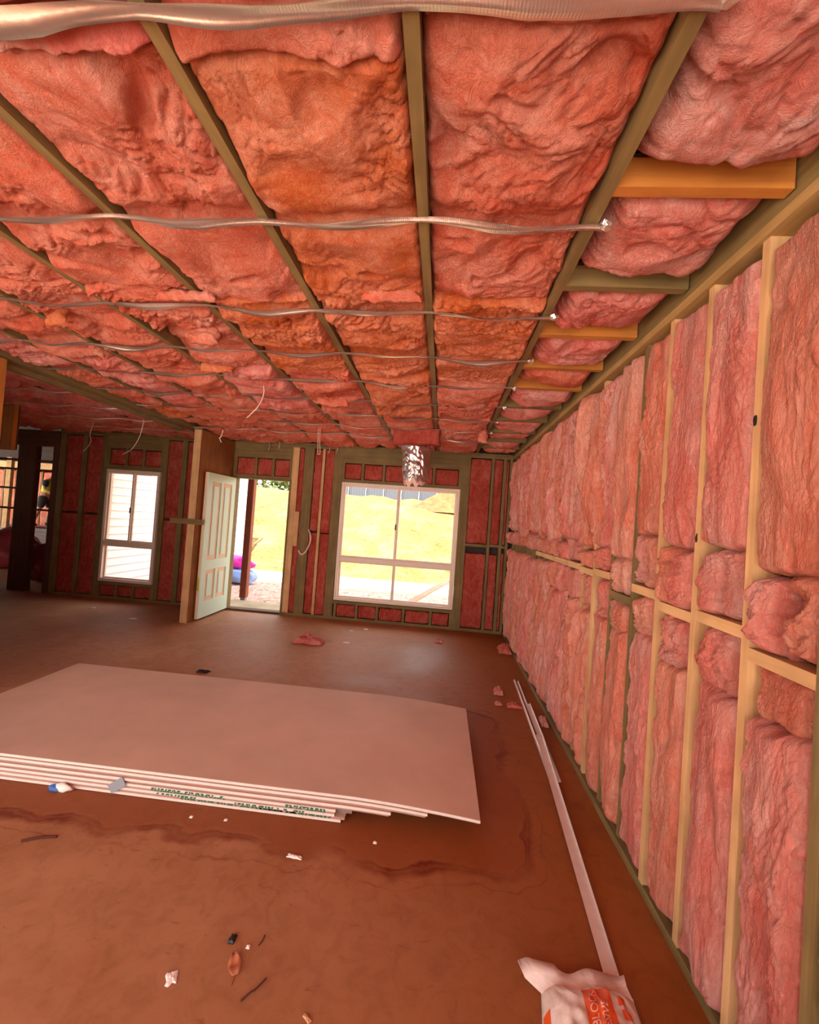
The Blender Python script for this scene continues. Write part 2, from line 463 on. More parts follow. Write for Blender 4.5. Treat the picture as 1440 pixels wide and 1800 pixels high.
# ---- strip of short noggings between the first truss and the right wall
NOGY = [1.374, 1.934, 2.422, 2.918, 3.357, 3.905, 4.414, 4.982, 5.5, 6.0]
for i, y in enumerate(NOGY):
    box('nogging', (0.475, y - 0.021, H + 0.001), (1.0, y + 0.021, H + 0.095), ORNG[0] if i in (0, 2, 3, 4) else OLIVE[0], ceil)
ys = [-1.66, -0.9, 0.05] + NOGY + [6.44]
for i in range(len(ys) - 1):
    sd += 1; y0, y1 = ys[i], ys[i + 1]
    near = y1 < 2.5 and y1 > 1
    nu, nv = (110, 160 if i == 2 else 110) if near else (56, 56)
    if y1 < 0.5: nu, nv = 12, 16
    batt('insulation_batt', ceil, (0.482 + random.uniform(0, 0.02), y1 - 0.035 - random.uniform(0, 0.02), H + 0.035), w=0.515, h=y1 - y0 - 0.06, t=0.11, nu=nu, nv=nv, seed=sd,
         mat=M_WOOLP if i < 4 else (M_WOOL[2] if random.random() < 0.75 else M_WOOL[0]), bulge=0.05, lump=1.15, fine=0.5, edge=0.02, r=0.09, lift=random.uniform(-0.01, 0.01), **CE)

# ---- silver straps, stapled at each truss, sagging and twisting between
def strap(y, x0, x1, seed):
    xs = np.linspace(x0, x1, 150)
    tx = np.array([t for t in TX if x0 - 0.05 <= t <= x1 + 0.05])
    dist = np.min(np.abs(xs[:, None] - tx[None]), 1)
    k = np.clip(dist / 0.25, 0, 1)
    sag = 0.022 * k ** 1.4 * (0.9 + 0.8 * noise2(xs * 1.3 + seed, np.full_like(xs, seed)))
    z = H - 0.008 - sag
    ph = 0.9 * noise2(xs * 1.9 + seed * 3, np.full_like(xs, 2.2)) * (0.2 + k)
    wd = (0.056 if y < 1 else 0.046) * (0.55 + 0.45 * k) + 0.006 * noise2(xs * 6 + seed, np.full_like(xs, 4.0))
    yc = y + 0.014 * noise2(xs * 1.4, np.full_like(xs, seed * 1.7))
    P = []
    for a in np.linspace(-0.5, 0.5, 7):
        curl = 0.010 * (a * 2) ** 2 * np.sin(xs * 5 + seed)
        P.append(np.stack([xs, yc + a * wd * np.cos(ph), z + a * wd * np.sin(ph) * 0.8 - np.abs(0.006 * np.cos(a * 6)) + curl], 1))
    P = np.array(P)
    Q = P.copy(); Q[:, :, 2] += 0.0012
    full = np.concatenate([P, Q[::-1], P[:1]], 0)
    st = link('insulation_strap', grid_mesh('insulation_strap', full, M_STRAP, close=False), ceil)
    # crumpled tail at the last truss
    bm = bmesh.new(); bmesh.ops.create_icosphere(bm, subdivisions=2, radius=0.022)
    rr = random.Random(seed)
    for v in bm.verts: v.co *= rr.uniform(0.55, 1.25); v.co.z *= 0.7; v.co += Vector((x1 + 0.005, y, H - 0.012))
    me = bpy.data.meshes.new('strap_tail'); bm.to_mesh(me); bm.free(); me.materials.append(M_STRAP)
    link('strap_tail', me, st)
for i, y in enumerate(STRAPY):
    strap(y, -3.46, 0.49, i + 1)

# ---- left side-room ceiling
for i in range(8):
    xb = -3.68 - 0.62 * i
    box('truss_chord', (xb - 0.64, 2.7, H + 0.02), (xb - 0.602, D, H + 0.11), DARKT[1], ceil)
    for k in range(3):
        sd += 1; y0 = 2.75 + k * 1.24
        batt('insulation_batt', ceil, (xb - 0.6, y0 + 1.23, H + 0.0), w=0.6, h=1.23, t=0.1, nu=44, nv=72, seed=sd, mat=M_WOOL[2 if k < 2 else 0],
             bulge=0.045, lump=1.7, edge=0.02, r=0.06, sx=1.4, **CE)
for y in (3.9, 4.5, 5.1, 5.7):
    xs = np.linspace(-5.2, -3.62, 40)
    P = np.array([np.stack([xs, np.full_like(xs, y + a), H - 0.055 - 0.02 * np.sin((xs + 3.6) * 5) ** 2 + 0 * xs], 1) for a in (-0.02, 0.02)])
    Q = P.copy(); Q[:, :, 2] += 0.0015
    link('insulation_strap', grid_mesh('insulation_strap', np.concatenate([P, Q[::-1], P[:1]], 0), M_STRAP, close=False), ceil)

# ---- hanging flaps and torn tufts
def flap(o, U, V, w, h, t, seed, mat, parent=ceil, nu=30, nv=30, **k):
    U = Vector(U).normalized(); V = Vector(V); V = (V - U * V.dot(U)).normalized(); N = U.cross(V)
    return batt('insulation_flap', parent, o, tuple(U), tuple(V), tuple(N), w, h, t, nu, nv, seed, mat, bulge=k.get('bulge', 0.015), edge=k.get('edge', 0.025), r=0.03, lump=k.get('lump', 0.8), taper=k.get('taper', 0))
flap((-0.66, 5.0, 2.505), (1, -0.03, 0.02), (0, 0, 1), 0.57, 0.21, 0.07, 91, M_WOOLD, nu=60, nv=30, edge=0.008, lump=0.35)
flap((-1.62, 2.42, 2.60), (1, 0.1, 0.05), (0.1, 0.25, 1), 0.20, 0.13, 0.04, 92, M_WOOL[0])
flap((-2.42, 2.28, 2.60), (1, -0.25, 0.1), (0, 0.5, 1), 0.15, 0.12, 0.03, 93, M_WOOL[1])
flap((0.36, 4.85, 2.55), (1, 0.1, 0.0), (0.1, 0.15, 1), 0.09, 0.16, 0.03, 94, M_WOOL[0], taper=-0.2)
flap((-1.23, 3.75, 2.62), (1, 0.0, 0.02), (0, 0.5, 1), 0.30, 0.08, 0.04, 95, M_WOOL[0])
flap((-1.9, 3.0, 2.63), (1, 0.1, 0.0), (0.0, 0.45, 1), 0.26, 0.07, 0.03, 96, M_WOOL[1])
flap((-1.86, 1.33, 2.60), (0.6, 0.5, 0.0), (0.3, 0.1, 1), 0.06, 0.12, 0.02, 97, M_WOOL[2])
flap((-1.52, 2.0, 2.64), (1, 0.1, 0.02), (0.0, 0.4, 1), 0.30, 0.08, 0.03, 98, M_WOOL[0])
flap((-0.45, 1.99, 2.665), (1, 0.02, 0.0), (0.0, 0.3, 1), 0.28, 0.06, 0.03, 99, M_WOOL[0])

# ================================================================== RIGHT WALL
wr = box('wall_right', (1.115, -1.7, 0), (1.16, D + 0.12, 2.99), M_WRAP)
tag(wr, 'long right wall of timber studs stuffed with pink insulation batts', 'wall', kind='structure')
box('bottom_plate', (XW, -1.65, 0.0), (1.11, D, 0.042), OLIVE[1], wr)
box('top_plate', (XW - 0.012, -1.65, 2.625), (1.11, D, 2.664), TANB, wr)
box('top_plate', (XW - 0.004, -1.65, 2.666), (1.11, D, 2.70), OLIVE[1], wr)
box('ledger_board', (XW + 0.0, -1.65, 2.702), (1.05, D, 2.815), OLIVE[1], wr)
SY = [1.19 + 0.285 * i for i in range(19)]
pine_st = {1, 2, 3, 6, 7}
for i, y in enumerate(SY):
    dx = random.uniform(0, 0.006) + (0.0 if i < 4 else (0.012 if i < 7 else 0.032))
    box('stud', (XW + dx, y - 0.017, 0.042), (1.11, y + 0.017, 2.625), PINE[2] if i in pine_st else OLIVE[2], wr)
for y in (-1.6, -0.8, -0.2, 0.4, 0.9):
    box('stud', (XW, y - 0.021, 0.042), (1.11, y + 0.021, 2.625), OLIVE[2], wr)
M_KNOT = plain('dark bark knot', (30, 14, 10), 0.9)
for y, z in ((SY[1], 2.02), (SY[2], 1.62), (SY[3], 1.5)):
    bm = bmesh.new(); bmesh.ops.create_icosphere(bm, subdivisions=2, radius=0.012)
    for v in bm.verts:
        v.co *= random.uniform(0.8, 1.2); v.co.x *= 0.25; v.co.y *= 0.7; v.co.z *= 1.6; v.co += Vector((XW + 0.002, y + 0.008, z))
    me = bpy.data.meshes.new('timber_knot'); bm.to_mesh(me); bm.free(); me.materials.append(M_KNOT)
    link('timber_knot', me, wr)

def wallbatt(y0, y1, z0, z1, seed, nu, nv, mat, **k):
    d = dict(t=0.085, bulge=0.02, lump=0.9, edge=0.012, r=0.03, sx=0.55, sy=1.7); d.update(k)
    return batt('insulation_batt', wr, (XW + 0.004, y1, z0), w=y1 - y0, h=z1 - z0, nu=nu, nv=nv, seed=seed, mat=mat, **d, **RW)
nz = []
for i in range(len(SY)):
    ya = SY[i] + 0.018; yb = (SY[i + 1] if i + 1 < len(SY) else D - 0.03) - 0.018
    zn = 1.275 + 0.012 * i + (0.03 if i % 2 else 0.0)
    if i in (4,): zn -= 0.06
    zn = min(zn, 1.36)
    if i == 0: zn = 1.255
    if i < 12:
        box('nogging', (XW + 0.003, ya - 0.001, zn - 0.021), (1.09, yb + 0.001, zn + 0.021), (OLIVE if i == 4 else PINE)[1], wr)
    nz.append(zn)
    res = 1.0 if i < 3 else (0.75 if i < 6 else 0.5)
    m1 = M_WOOLV[0] if random.random() < 0.6 else M_WOOLV[1]; m2 = M_WOOLV[0] if random.random() < 0.5 else M_WOOLV[1]
    fur = 0.0 if i < 6 else 0.012
    # upper batt, sometimes in two strips
    gapa = random.uniform(-0.006, 0.02) if i < 6 else random.uniform(-0.016, 0.022); gapb = random.uniform(-0.008, 0.012) - fur
    ztop = 2.618 - random.uniform(0, 0.03)
    zu = zn + (0.27 if i in (0, 1, 2, 3) else random.uniform(0.12, 0.22))
    if i >= 5:
        ym = ya + (yb - ya) * random.uniform(0.4, 0.6)
        wallbatt(ya + gapb, ym - random.uniform(-0.004, 0.012), zu, ztop, 300 + i, int(60 * res), int(190 * res), m1, lift=random.uniform(-0.015, 0.02), bulge=0.03, edge=0.02, r=0.05, lump=1.6, sx=0.4, sy=1.9)
        wallbatt(ym - 0.004, yb - gapa, zu + random.uniform(-0.05, 0.05), ztop, 330 + i, int(60 * res), int(190 * res), m2, lift=random.uniform(-0.015, 0.025), bulge=0.03, edge=0.02, r=0.05, lump=1.6, sx=0.4, sy=1.9)
    else:
        wallbatt(ya + gapb, yb - gapa, zu, ztop, 300 + i, int(96 * res), int(260 * res), m1, lift=random.uniform(-0.006, 0.012) + fur, bulge=0.025 + fur, fine=0.75)
    # crumpled pieces either side of the nogging
    n_mid = 2 if i < 7 else 1
    for k in range(n_mid):
        a0 = ya + (yb - ya) * k / n_mid + random.uniform(-0.01, 0.02); a1 = ya + (yb - ya) * (k + 1) / n_mid + random.uniform(-0.03, 0.01)
        wallbatt(a0, a1, zn + 0.022, zu + random.uniform(-0.005, 0.02), 400 + i * 3 + k, int(44 * res) + 8, int(60 * res) + 8, m2 if k else m1, sx=0.8, sy=0.8, lump=1.3, bulge=0.03, lift=random.uniform(-0.02, 0.012), edge=0.022, taper=random.uniform(-0.05, 0.12))
    zl = zn - (random.uniform(0.16, 0.26) if i < 10 else 0.06)
    if i < 10:
        for k in range(random.choice((1, 2))):
            a0 = ya + random.uniform(0.0, 0.07) + k * 0.06; a1 = yb - random.uniform(0.0, 0.06)
            wallbatt(a0, a1, zl - 0.02, zn - 0.022, 500 + i * 3 + k, int(40 * res) + 8, int(44 * res) + 8, m1, sx=0.8, sy=0.8, lump=1.3, bulge=0.02, lift=random.uniform(-0.03, 0.0), edge=0.02, taper=random.uniform(-0.02, 0.15))
    gapa = random.uniform(0.0, 0.03) if i < 6 else random.uniform(-0.016, 0.024); gapb = random.uniform(-0.008, 0.01) - fur
    if i >= 6:
        ym = ya + (yb - ya) * random.uniform(0.4, 0.65)
        wallbatt(ya + gapb, ym - random.uniform(-0.002, 0.014), 0.045, zl + random.uniform(-0.04, 0.03), 600 + i, int(60 * res), int(190 * res), m2, lift=random.uniform(-0.015, 0.02), bulge=0.03, edge=0.02, r=0.05, lump=1.6, sx=0.4, sy=1.9)
        wallbatt(ym - 0.004, yb - gapa, 0.045, zl, 640 + i, int(60 * res), int(190 * res), m1, lift=random.uniform(-0.015, 0.02), bulge=0.03, edge=0.02, r=0.05, lump=1.6, sx=0.4, sy=1.9)
    else:
        wallbatt(ya + gapb, yb - gapa, 0.045 + random.uniform(0, 0.01), zl, 600 + i, int(96 * res), int(230 * res), m2, lift=random.uniform(-0.008, 0.01) + fur, bulge=0.02 + fur, edge=0.018, r=0.04, fine=0.75)
yy = [-1.6, -0.8, -0.2, 0.4, 0.9, 1.19]
for a, b in zip(yy[:-1], yy[1:]):
    sd += 1; c = 90 if b > 1 else 12
    wallbatt(a + 0.022, b - 0.022, 0.045, 2.62, sd, c, c * 2, M_WOOLV[0])

# ================================================================== BACK WALL
wb = boxes('wall_back', [((0.26, D + 0.09, -0.1), (1.16, D + 0.13, 2.99)), ((-2.40, D + 0.09, -0.1), (-1.61, D + 0.13, 2.99)),
                         ((-4.55, D + 0.09, -0.1), (-3.32, D + 0.13, 2.99)), ((-6.34, D + 0.09, -0.1), (-5.49, D + 0.13, 2.99)),
                         ((-1.61, D + 0.09, 2.14), (0.26, D + 0.13, 2.99)), ((-1.61, D + 0.09, -0.1), (0.26, D + 0.13, 0.29)),
                         ((-3.32, D + 0.09, 2.13), (-2.40, D + 0.13, 2.99)), ((-5.49, D + 0.09, 2.11), (-4.55, D + 0.13, 2.99)),
                         ((-5.49, D + 0.09, -0.1), (-4.55, D + 0.13, 0.27))], M_WRAP)
tag(wb, 'far wall of timber framing and pink insulation around the door and windows', 'wall', kind='structure')
def bk(name, x0, x1, z0, z1, mat, dy=0.0):
    return box(name, (x0, D + dy, z0), (x1, D + 0.089, z1), mat, wb)
for x0, x1 in ((-2.40, 1.0), (-6.33, -3.47)):
    bk('bottom_plate', x0, x1, 0, 0.042, OLIVE[0])
bk('top_plate', -6.33, 1.0, 2.665, 2.70, OLIVE[0], -0.006)
bk('top_plate', -6.33, 1.0, 2.625, 2.663, OLIVE[0])
# studs
for x0, x1, pine in ((0.245, 0.375, 0), (0.695, 0.735, 0), (0.87, 0.915, 0), (0.965, 1.005, 0), (-1.735, -1.60, 0), (-1.925, -1.885, 1), (-2.21, -2.06, 0), (-2.40, -2.30, 1),
                     (-4.54, -4.46, 0), (-5.585, -5.485, 0), (-5.93, -5.85, 0), (-6.33, -6.22, 0), (-4.22, -4.14, 0), (-3.44, -3.34, 0)):
    bk('stud', x0, x1, 0.042 if x1 > -3.3 or x1 < -3.4 else 0.0, 2.625, (PINE if pine else OLIVE)[2])
# window_1 framing
bk('lintel', -1.60, 0.245, 2.43, 2.625, OLIVE[0]); bk('head_trimmer', -1.60, 0.245, 2.137, 2.178, OLIVE[0]); bk('sill_trimmer', -1.60, 0.245, 0.245, 0.288, OLIVE[0])
cr = [-1.58, -1.275, -0.945, -0.565, -0.17, 0.225]
for x in cr: bk('cripple_stud', x - 0.02, x + 0.02, 2.178, 2.43, OLIVE[2])
cl = [-1.56, -1.22, -0.90, -0.495, -0.08, 0.225]
for x in cl: bk('cripple_stud', x - 0.02, x + 0.02, 0.042, 0.245, OLIVE[2])
# door framing
bk('lintel', -3.34, -2.40, 2.425, 2.625, OLIVE[0]); bk('head_trimmer', -3.34, -2.40, 2.112, 2.15, OLIVE[0])
cd = [-3.32, -2.99, -2.705, -2.42]
for x in cd: bk('cripple_stud', x - 0.02, x + 0.02, 2.15, 2.425, OLIVE[2])
# window_2 framing
bk('lintel', -5.485, -4.54, 2.435, 2.625, OLIVE[0]); bk('head_trimmer', -5.485, -4.54, 2.10, 2.17, OLIVE[0]); bk('sill_trimmer', -5.485, -4.54, 0.225, 0.272, OLIVE[0])
ce = [-5.465, -5.16, -4.87, -4.56]
for x in ce:
    bk('cripple_stud', x - 0.02, x + 0.02, 2.17, 2.435, OLIVE[2]); bk('cripple_stud', x - 0.02, x + 0.02, 0.042, 0.225, OLIVE[2])
for x0, x1, z in ((0.375, 0.695, 1.30), (0.735, 0.87, 1.31), (0.915, 0.965, 1.30)):
    bk('nogging', x0, x1, z - 0.02, z + 0.02, OLIVE[0])
def backbatt(x0, x1, z0, z1, **k):
    global sd
    sd += 1
    nu = max(10, int((x1 - x0) * 90)); nv = max(10, int((z1 - z0) * 60))
    d = dict(t=0.06, bulge=0.004, lump=0.35, edge=0.004, r=0.012, sx=0.8, sy=1.4); d.update(k)
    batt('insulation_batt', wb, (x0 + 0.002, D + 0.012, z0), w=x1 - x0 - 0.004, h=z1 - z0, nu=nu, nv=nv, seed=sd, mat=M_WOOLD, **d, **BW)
for i in range(5):
    backbatt(cr[i] + 0.02, cr[i + 1] - 0.02, 2.18, 2.428); backbatt(cl[i] + 0.02, cl[i + 1] - 0.02, 0.044, 0.243 - random.uniform(0, 0.02), edge=0.014)
for i in range(3):
    backbatt(cd[i] + 0.02, cd[i + 1] - 0.02, 2.152, 2.423)
    backbatt(ce[i] + 0.02, ce[i + 1] - 0.02, 2.172, 2.433); backbatt(ce[i] + 0.02, ce[i + 1] - 0.02, 0.044, 0.223, edge=0.012)
for x0, x1 in ((0.375, 0.695), (0.735, 0.87), (0.915, 0.965)):
    backbatt(x0, x1, 1.325, 2.62, edge=0.008); backbatt(x0, x1, 0.045, 1.05 + random.uniform(0.1, 0.2), edge=0.008)
for x0, x1 in ((-1.885, -1.735), (-2.06, -1.925), (-2.30, -2.21)):
    z = random.uniform(1.2, 1.4)
    backbatt(x0, x1, z + 0.012, 2.62, edge=0.01); backbatt(x0, x1, 0.045, z, edge=0.01)
bk('packer', -2.305, -2.235, 1.08, 1.62, PINE[2], -0.004)
for x0, x1 in ((-4.46, -4.22), (-4.14, -3.5), (-5.85, -5.585), (-6.22, -5.93)):
    backbatt(x0, x1, 1.36, 2.62); backbatt(x0, x1, 0.045, 1.34)

# ---- windows
def window(name, x0, x1, z0, z1, zt, xm, lower_mullion, label):
    w = empty(name, (x0, D, z0), label, 'window', kind='structure')
    f = 0.045; a, b = D - 0.012, D + 0.10
    for nm, p, q in (('frame_rail', (x0, a, z1 - f), (x1, b, z1)), ('frame_rail', (x0, a, z0), (x1, b, z0 + f)),
                     ('frame_stile', (x0, a, z0 + f), (x0 + f, b, z1 - f)), ('frame_stile', (x1 - f, a, z0 + f), (x1, b, z1 - f)),
                     ('transom', (x0 + f, a + 0.006, zt - 0.035), (x1 - f, b, zt + 0.035))):
        box(nm, p, q, M_ALU, w, 0.004)
    s = 0.022
    # sliding sashes above the transom, fixed lights below
    panes = [(x0 + f, xm, zt + 0.035, z1 - f, D + 0.03), (xm, x1 - f, zt + 0.035, z1 - f, D + 0.055)]
    panes += [(x0 + f, xm, z0 + f, zt - 0.035, D + 0.055), (xm, x1 - f, z0 + f, zt - 0.035, D + 0.055)] if lower_mullion else [(x0 + f, x1 - f, z0 + f, zt - 0.035, D + 0.055)]
    for (p0, p1, q0, q1, y) in panes:
        sash = boxes('sash', [((p0, y - 0.012, q0), (p0 + s, y + 0.012, q1)), ((p1 - s, y - 0.012, q0), (p1, y + 0.012, q1)),
                              ((p0 + s, y - 0.012, q0), (p1 - s, y + 0.012, q0 + s)), ((p0 + s, y - 0.012, q1 - s), (p1 - s, y + 0.012, q1))], M_ALU, w)
        box('pane', (p0 + s, y - 0.002, q0 + s), (p1 - s, y + 0.002, q1 - s), M_GLASS, sash)
    box('latch', (xm - 0.028, D + 0.004, zt + (z1 - zt) * 0.42), (xm - 0.006, D + 0.018, zt + (z1 - zt) * 0.42 + 0.09), M_DARK, w, 0.003)
    return w
window('window_1', -1.59, 0.24, 0.30, 2.127, 0.94, -0.69, True, 'wide sliding window with cream frame looking onto the yellow bank')
window('window_2', -5.475, -4.56, 0.28, 2.095, 0.90, -5.02, False, 'narrow cream framed window looking onto white weatherboards')

# ---- door frame and door leaf
dt = boxes('trim_1', [((-3.325, D - 0.006, 0.0), (-3.295, D + 0.125, 2.112)), ((-2.425, D - 0.006, 0.0), (-2.395, D + 0.125, 2.112)), ((-3.295, D - 0.006, 2.085), (-2.425, D + 0.125, 2.112))], OLIVE[2])
tag(dt, 'timber door jamb around the open entrance', 'door frame', kind='structure')
ts = box('trim_2', (-3.295, D - 0.01, 0.0), (-2.425, D + 0.13, 0.028), DARKT[0])
tag(ts, 'dark timber threshold of the open entrance', 'threshold', kind='structure')
XD = -3.29; Y0, Y1, Z0, Z1 = 5.665, 6.455, 0.03, 2.08
dr = empty('door_1', (XD, Y1, 0), 'pale mint panelled entrance door standing open against the partition', 'door', kind='structure')
core = box('door_slab', (XD - 0.038, Y0, Z0), (XD - 0.004, Y1, Z1), M_DOORE, dr)
LW, LH = Y1 - Y0, Z1 - Z0
def dq(u0, u1, w0, w1, x0, x1, nm, mat, par=dr, bv=0.0):
    return box(nm, (XD + x0, Y0 + u0 * LW, Z0 + w0 * LH), (XD + x1, Y0 + u1 * LW, Z0 + w1 * LH), mat, par, bv)
pu = [(0.15, 0.47), (0.54, 0.86)]; pz = [(0.11, 0.325), (0.395, 0.94)]
for u0, u1, w0, w1, nm in ((0, 0.15, 0, 1, 'stile'), (0.86, 1, 0, 1, 'stile'), (0.47, 0.54, 0.11, 0.325, 'muntin'), (0.47, 0.54, 0.395, 0.94, 'muntin'),
                           (0.15, 0.86, 0, 0.11, 'rail'), (0.15, 0.86, 0.325, 0.395, 'rail'), (0.15, 0.86, 0.94, 1, 'rail')):
    dq(u0, u1, w0, w1, -0.004, 0.008, nm, M_DOOR)
for u0, u1 in pu:
    for w0, w1 in pz:
        pn = dq(u0 + 0.075, u1 - 0.075, w0 + 0.028, w1 - 0.028, -0.004, 0.004, 'panel', M_DOOR, dr, 0.003)
        a, b = 0.05, 0.019
        V, Fc = [], []
        for (k, xx) in ((0, 0.013), (0.3, 0.016), (0.65, 0.008), (1.0, -0.003)):
            for (uu, ww) in ((u0 + k * 0.07, w0 + k * 0.026), (u1 - k * 0.07, w0 + k * 0.026), (u1 - k * 0.07, w1 - k * 0.026), (u0 + k * 0.07, w1 - k * 0.026)):
                V.append((XD + xx, Y0 + uu * LW, Z0 + ww * LH))
        for k in range(3):
            for e in range(4):
                Fc.append((k * 4 + e, k * 4 + (e + 1) % 4, k * 4 + 4 + (e + 1) % 4, k * 4 + 4 + e))
        link('moulding', new_mesh('moulding', V, Fc, M_MOULD), pn)
lp = box('latch_plate', (XD - 0.032, Y0 - 0.003, 0.42), (XD - 0.010, Y0 + 0.001, 0.60), M_BRASS, dr)
tag(lp, 'yellow brass plate on the door edge')

# ---- wing partition beside the door
wp = box('wall_partition', (-3.365, 5.55, 0.0), (-3.352, 6.47, 2.64), M_PLY)
tag(wp, 'short brown plywood lined partition beside the open door', 'wall', kind='structure')
for y0, y1, m in ((5.53, 5.575, PINE), (5.58, 5.625, ORNG), (6.0, 6.045, DARKT), (6.42, 6.465, DARKT)):
    box('stud', (-3.455, y0, 0.0), (-3.366, y1, 2.64), m[2], wp)
box('corner_bead', (-3.374, 5.522, 0.0), (-3.35, 5.53, 2.64), PINE[2], wp)
box('brace', (-3.68, 5.485, 1.345), (-3.22, 5.521, 1.415), OLIVE[0], wp)
box('top_plate', (-3.46, 5.53, 2.64), (-3.35, 6.465, 2.65), OLIVE[1], wp)
box('back_sheet', (-3.475, 5.6, 0.0), (-3.457, 6.47, 2.64), DARKT[2], wp)

# ---- left: post at the frame edge, side room walls
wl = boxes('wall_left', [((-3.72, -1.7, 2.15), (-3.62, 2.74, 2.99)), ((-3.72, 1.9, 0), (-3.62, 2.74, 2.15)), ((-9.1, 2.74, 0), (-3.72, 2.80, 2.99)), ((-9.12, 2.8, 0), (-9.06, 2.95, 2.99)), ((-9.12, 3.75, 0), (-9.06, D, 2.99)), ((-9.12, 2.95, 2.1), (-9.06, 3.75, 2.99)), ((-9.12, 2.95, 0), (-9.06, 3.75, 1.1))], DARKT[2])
tag(wl, 'dark side room wall behind the orange corner post at the left edge', 'wall', kind='structure')
box('corner_post', (-3.60, 2.94, 0), (-3.48, 3.04, 2.64), ORNG[2], wl)
# hanging bulkhead frame
bulk = empty('bulkhead_frame', (-5.35, 4.6, 2.12), 'orange timber bulkhead frame hanging from the side room ceiling at the left edge', 'bulkhead')
box('upright', (-5.20, 4.55, 2.15), (-5.06, 4.60, 2.70), ORNG[2], bulk)
box('bottom_rail', (-5.75, 4.55, 2.10), (-5.06, 4.60, 2.149), ORNG[0], bulk)
box('back_panel', (-5.75, 4.605, 2.11), (-5.06, 4.62, 2.70), DARKT[2], bulk)
box('upright', (-5.75, 4.55, 2.15), (-5.62, 4.60, 2.70), ORNG[2], bulk)

# dark divider frame at the left end of the far wall
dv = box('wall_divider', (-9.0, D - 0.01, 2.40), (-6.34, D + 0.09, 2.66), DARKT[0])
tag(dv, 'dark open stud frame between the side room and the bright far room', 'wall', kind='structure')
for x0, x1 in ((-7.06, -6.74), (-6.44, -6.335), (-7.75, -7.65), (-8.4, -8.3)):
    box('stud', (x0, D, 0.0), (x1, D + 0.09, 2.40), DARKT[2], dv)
for z in (2.155, 2.0, 1.68, 1.345):
    for x0, x1 in ((-6.74, -6.44), (-7.65, -7.06), (-8.3, -7.75)):
        if z == 1.68 and x0 == -6.74: continue
        box('rail', (x0, D + 0.02, z - 0.016), (x1, D + 0.07, z + 0.016), DARKT[0], dv)

# far room
wf = box('wall_far', (-15.5, 12.95, 0), (-6.3, 13.05, 2.99), M_WRAP)
tag(wf, 'far room wall of pale studs and pink insulation behind the worker', 'wall', kind='structure')
box('top_plate', (-15.4, 12.84, 2.35), (-6.4, 12.95, 2.62), PINE[0], wf)
for i in range(15):
    x = -14.9 + i * 0.45
    box('stud', (x - 0.022, 12.85, 0), (x + 0.022, 12.95, 2.35), (PINE if i % 3 == 0 else OLIVE)[2], wf)
    sd += 1
    batt('insulation_batt', wf, (x + 0.025, 12.87, 0.02), w=0.4, h=2.32, t=0.05, nu=16, nv=50, seed=sd, mat=M_WOOL[0], bulge=0.01, lump=0.8, edge=0.01, r=0.03, **BW)
box('stud', (-12.55, 11.2, 0), (-12.40, 11.3, 2.60), PINE[2], wf)
wo = boxes('wall_side', [((-6.40, D + 0.13, 0), (-6.34, 13.0, 2.99))], M_WRAP)
tag(wo, 'outer wall of the far room behind the weatherboards', 'wall', kind='structure')

# ================================================================== OUTSIDE
M_GRASS, n, l, p = material('dry grass bank')
v = tcoord(n, l); f1 = noise(n, l, v, 0.9, 6, 0.7, 0.6); f2 = noise(n, l, v, 7, 6, 0.75)
c = ramp(n, l, f1, [(0.32, lin((104, 70, 30))), (0.5, lin((128, 98, 46))), (0.68, lin((152, 122, 72)))])
d_ = ramp(n, l, f2, [(0.40, (0.30, 0.24, 0.2)), (0.50, (1, 1, 1))])
l.new(mixc(n, l, c, d_, 0.7, 'MULTIPLY'), p.inputs['Base Color']); setp(p, Roughness=1.0)
M_GRAV = plain('pinkish gravel', (186, 150, 134), 0.95, 0, 0.75, 16, 0.6)
M_CONC = plain('pale concrete apron', (222, 214, 202), 0.9, 0, 0.08, 2)
M_PALE = plain('pale bare earth', (176, 158, 130), 0.95, 0, 0.18, 3)
xs = np.linspace(-40, 30, 141); yv = np.linspace(6.62, 46, 120)
XX, YY = np.meshgrid(xs, yv)
t = np.clip((YY - 12.0) / 8.5, 0, 1)
ZZ = -0.16 + 2.75 * (t * t * (3 - 2 * t) * 0.6 + t * 0.4) + 0.06 * noise2(XX * 0.8, YY * 0.8) * np.clip(YY - 9, 0, 3) + np.clip(YY - 22, 0, 50) * 0.04
ZZ = ZZ - 0.10 * (XX + 2) * np.clip(t, 0, 1) * 0.15
hill = link('hillside', grid_mesh('hillside', np.stack([XX, YY, ZZ], -1), M_GRASS, close=False))
tag(hill, 'sunlit dry yellow grass bank rising behind the house', 'hillside', kind='structure')
gnd = boxes('ground', [((-15.5, -45, -0.42), (30, -1.7, -0.10)), ((-60, -45, -0.42), (-15.5, 13.2, -0.10)), ((1.16, -1.7, -0.42), (30, 6.62, -0.12))], M_CONC)
tag(gnd, 'pale bare earth around the house', 'ground', kind='structure')
grv = box('gravel', (-6.3, D + 0.13, -0.20), (6, 9.6, -0.09), M_GRAV)
tag(grv, 'pinkish gravel strip outside the open door', 'gravel', kind='structure')
pth = box('path', (-12, 9.6, -0.24), (10, 11.6, -0.085), M_PALE)
tag(pth, 'pale driveway at the foot of the grass bank', 'path', kind='structure')
# porch slab right outside the door
psl = box('porch_slab', (-3.9, D + 0.131, -0.2), (-2.0, 7.45, -0.05), M_PALE)
tag(psl, 'small porch slab outside the open door', 'slab', kind='structure')
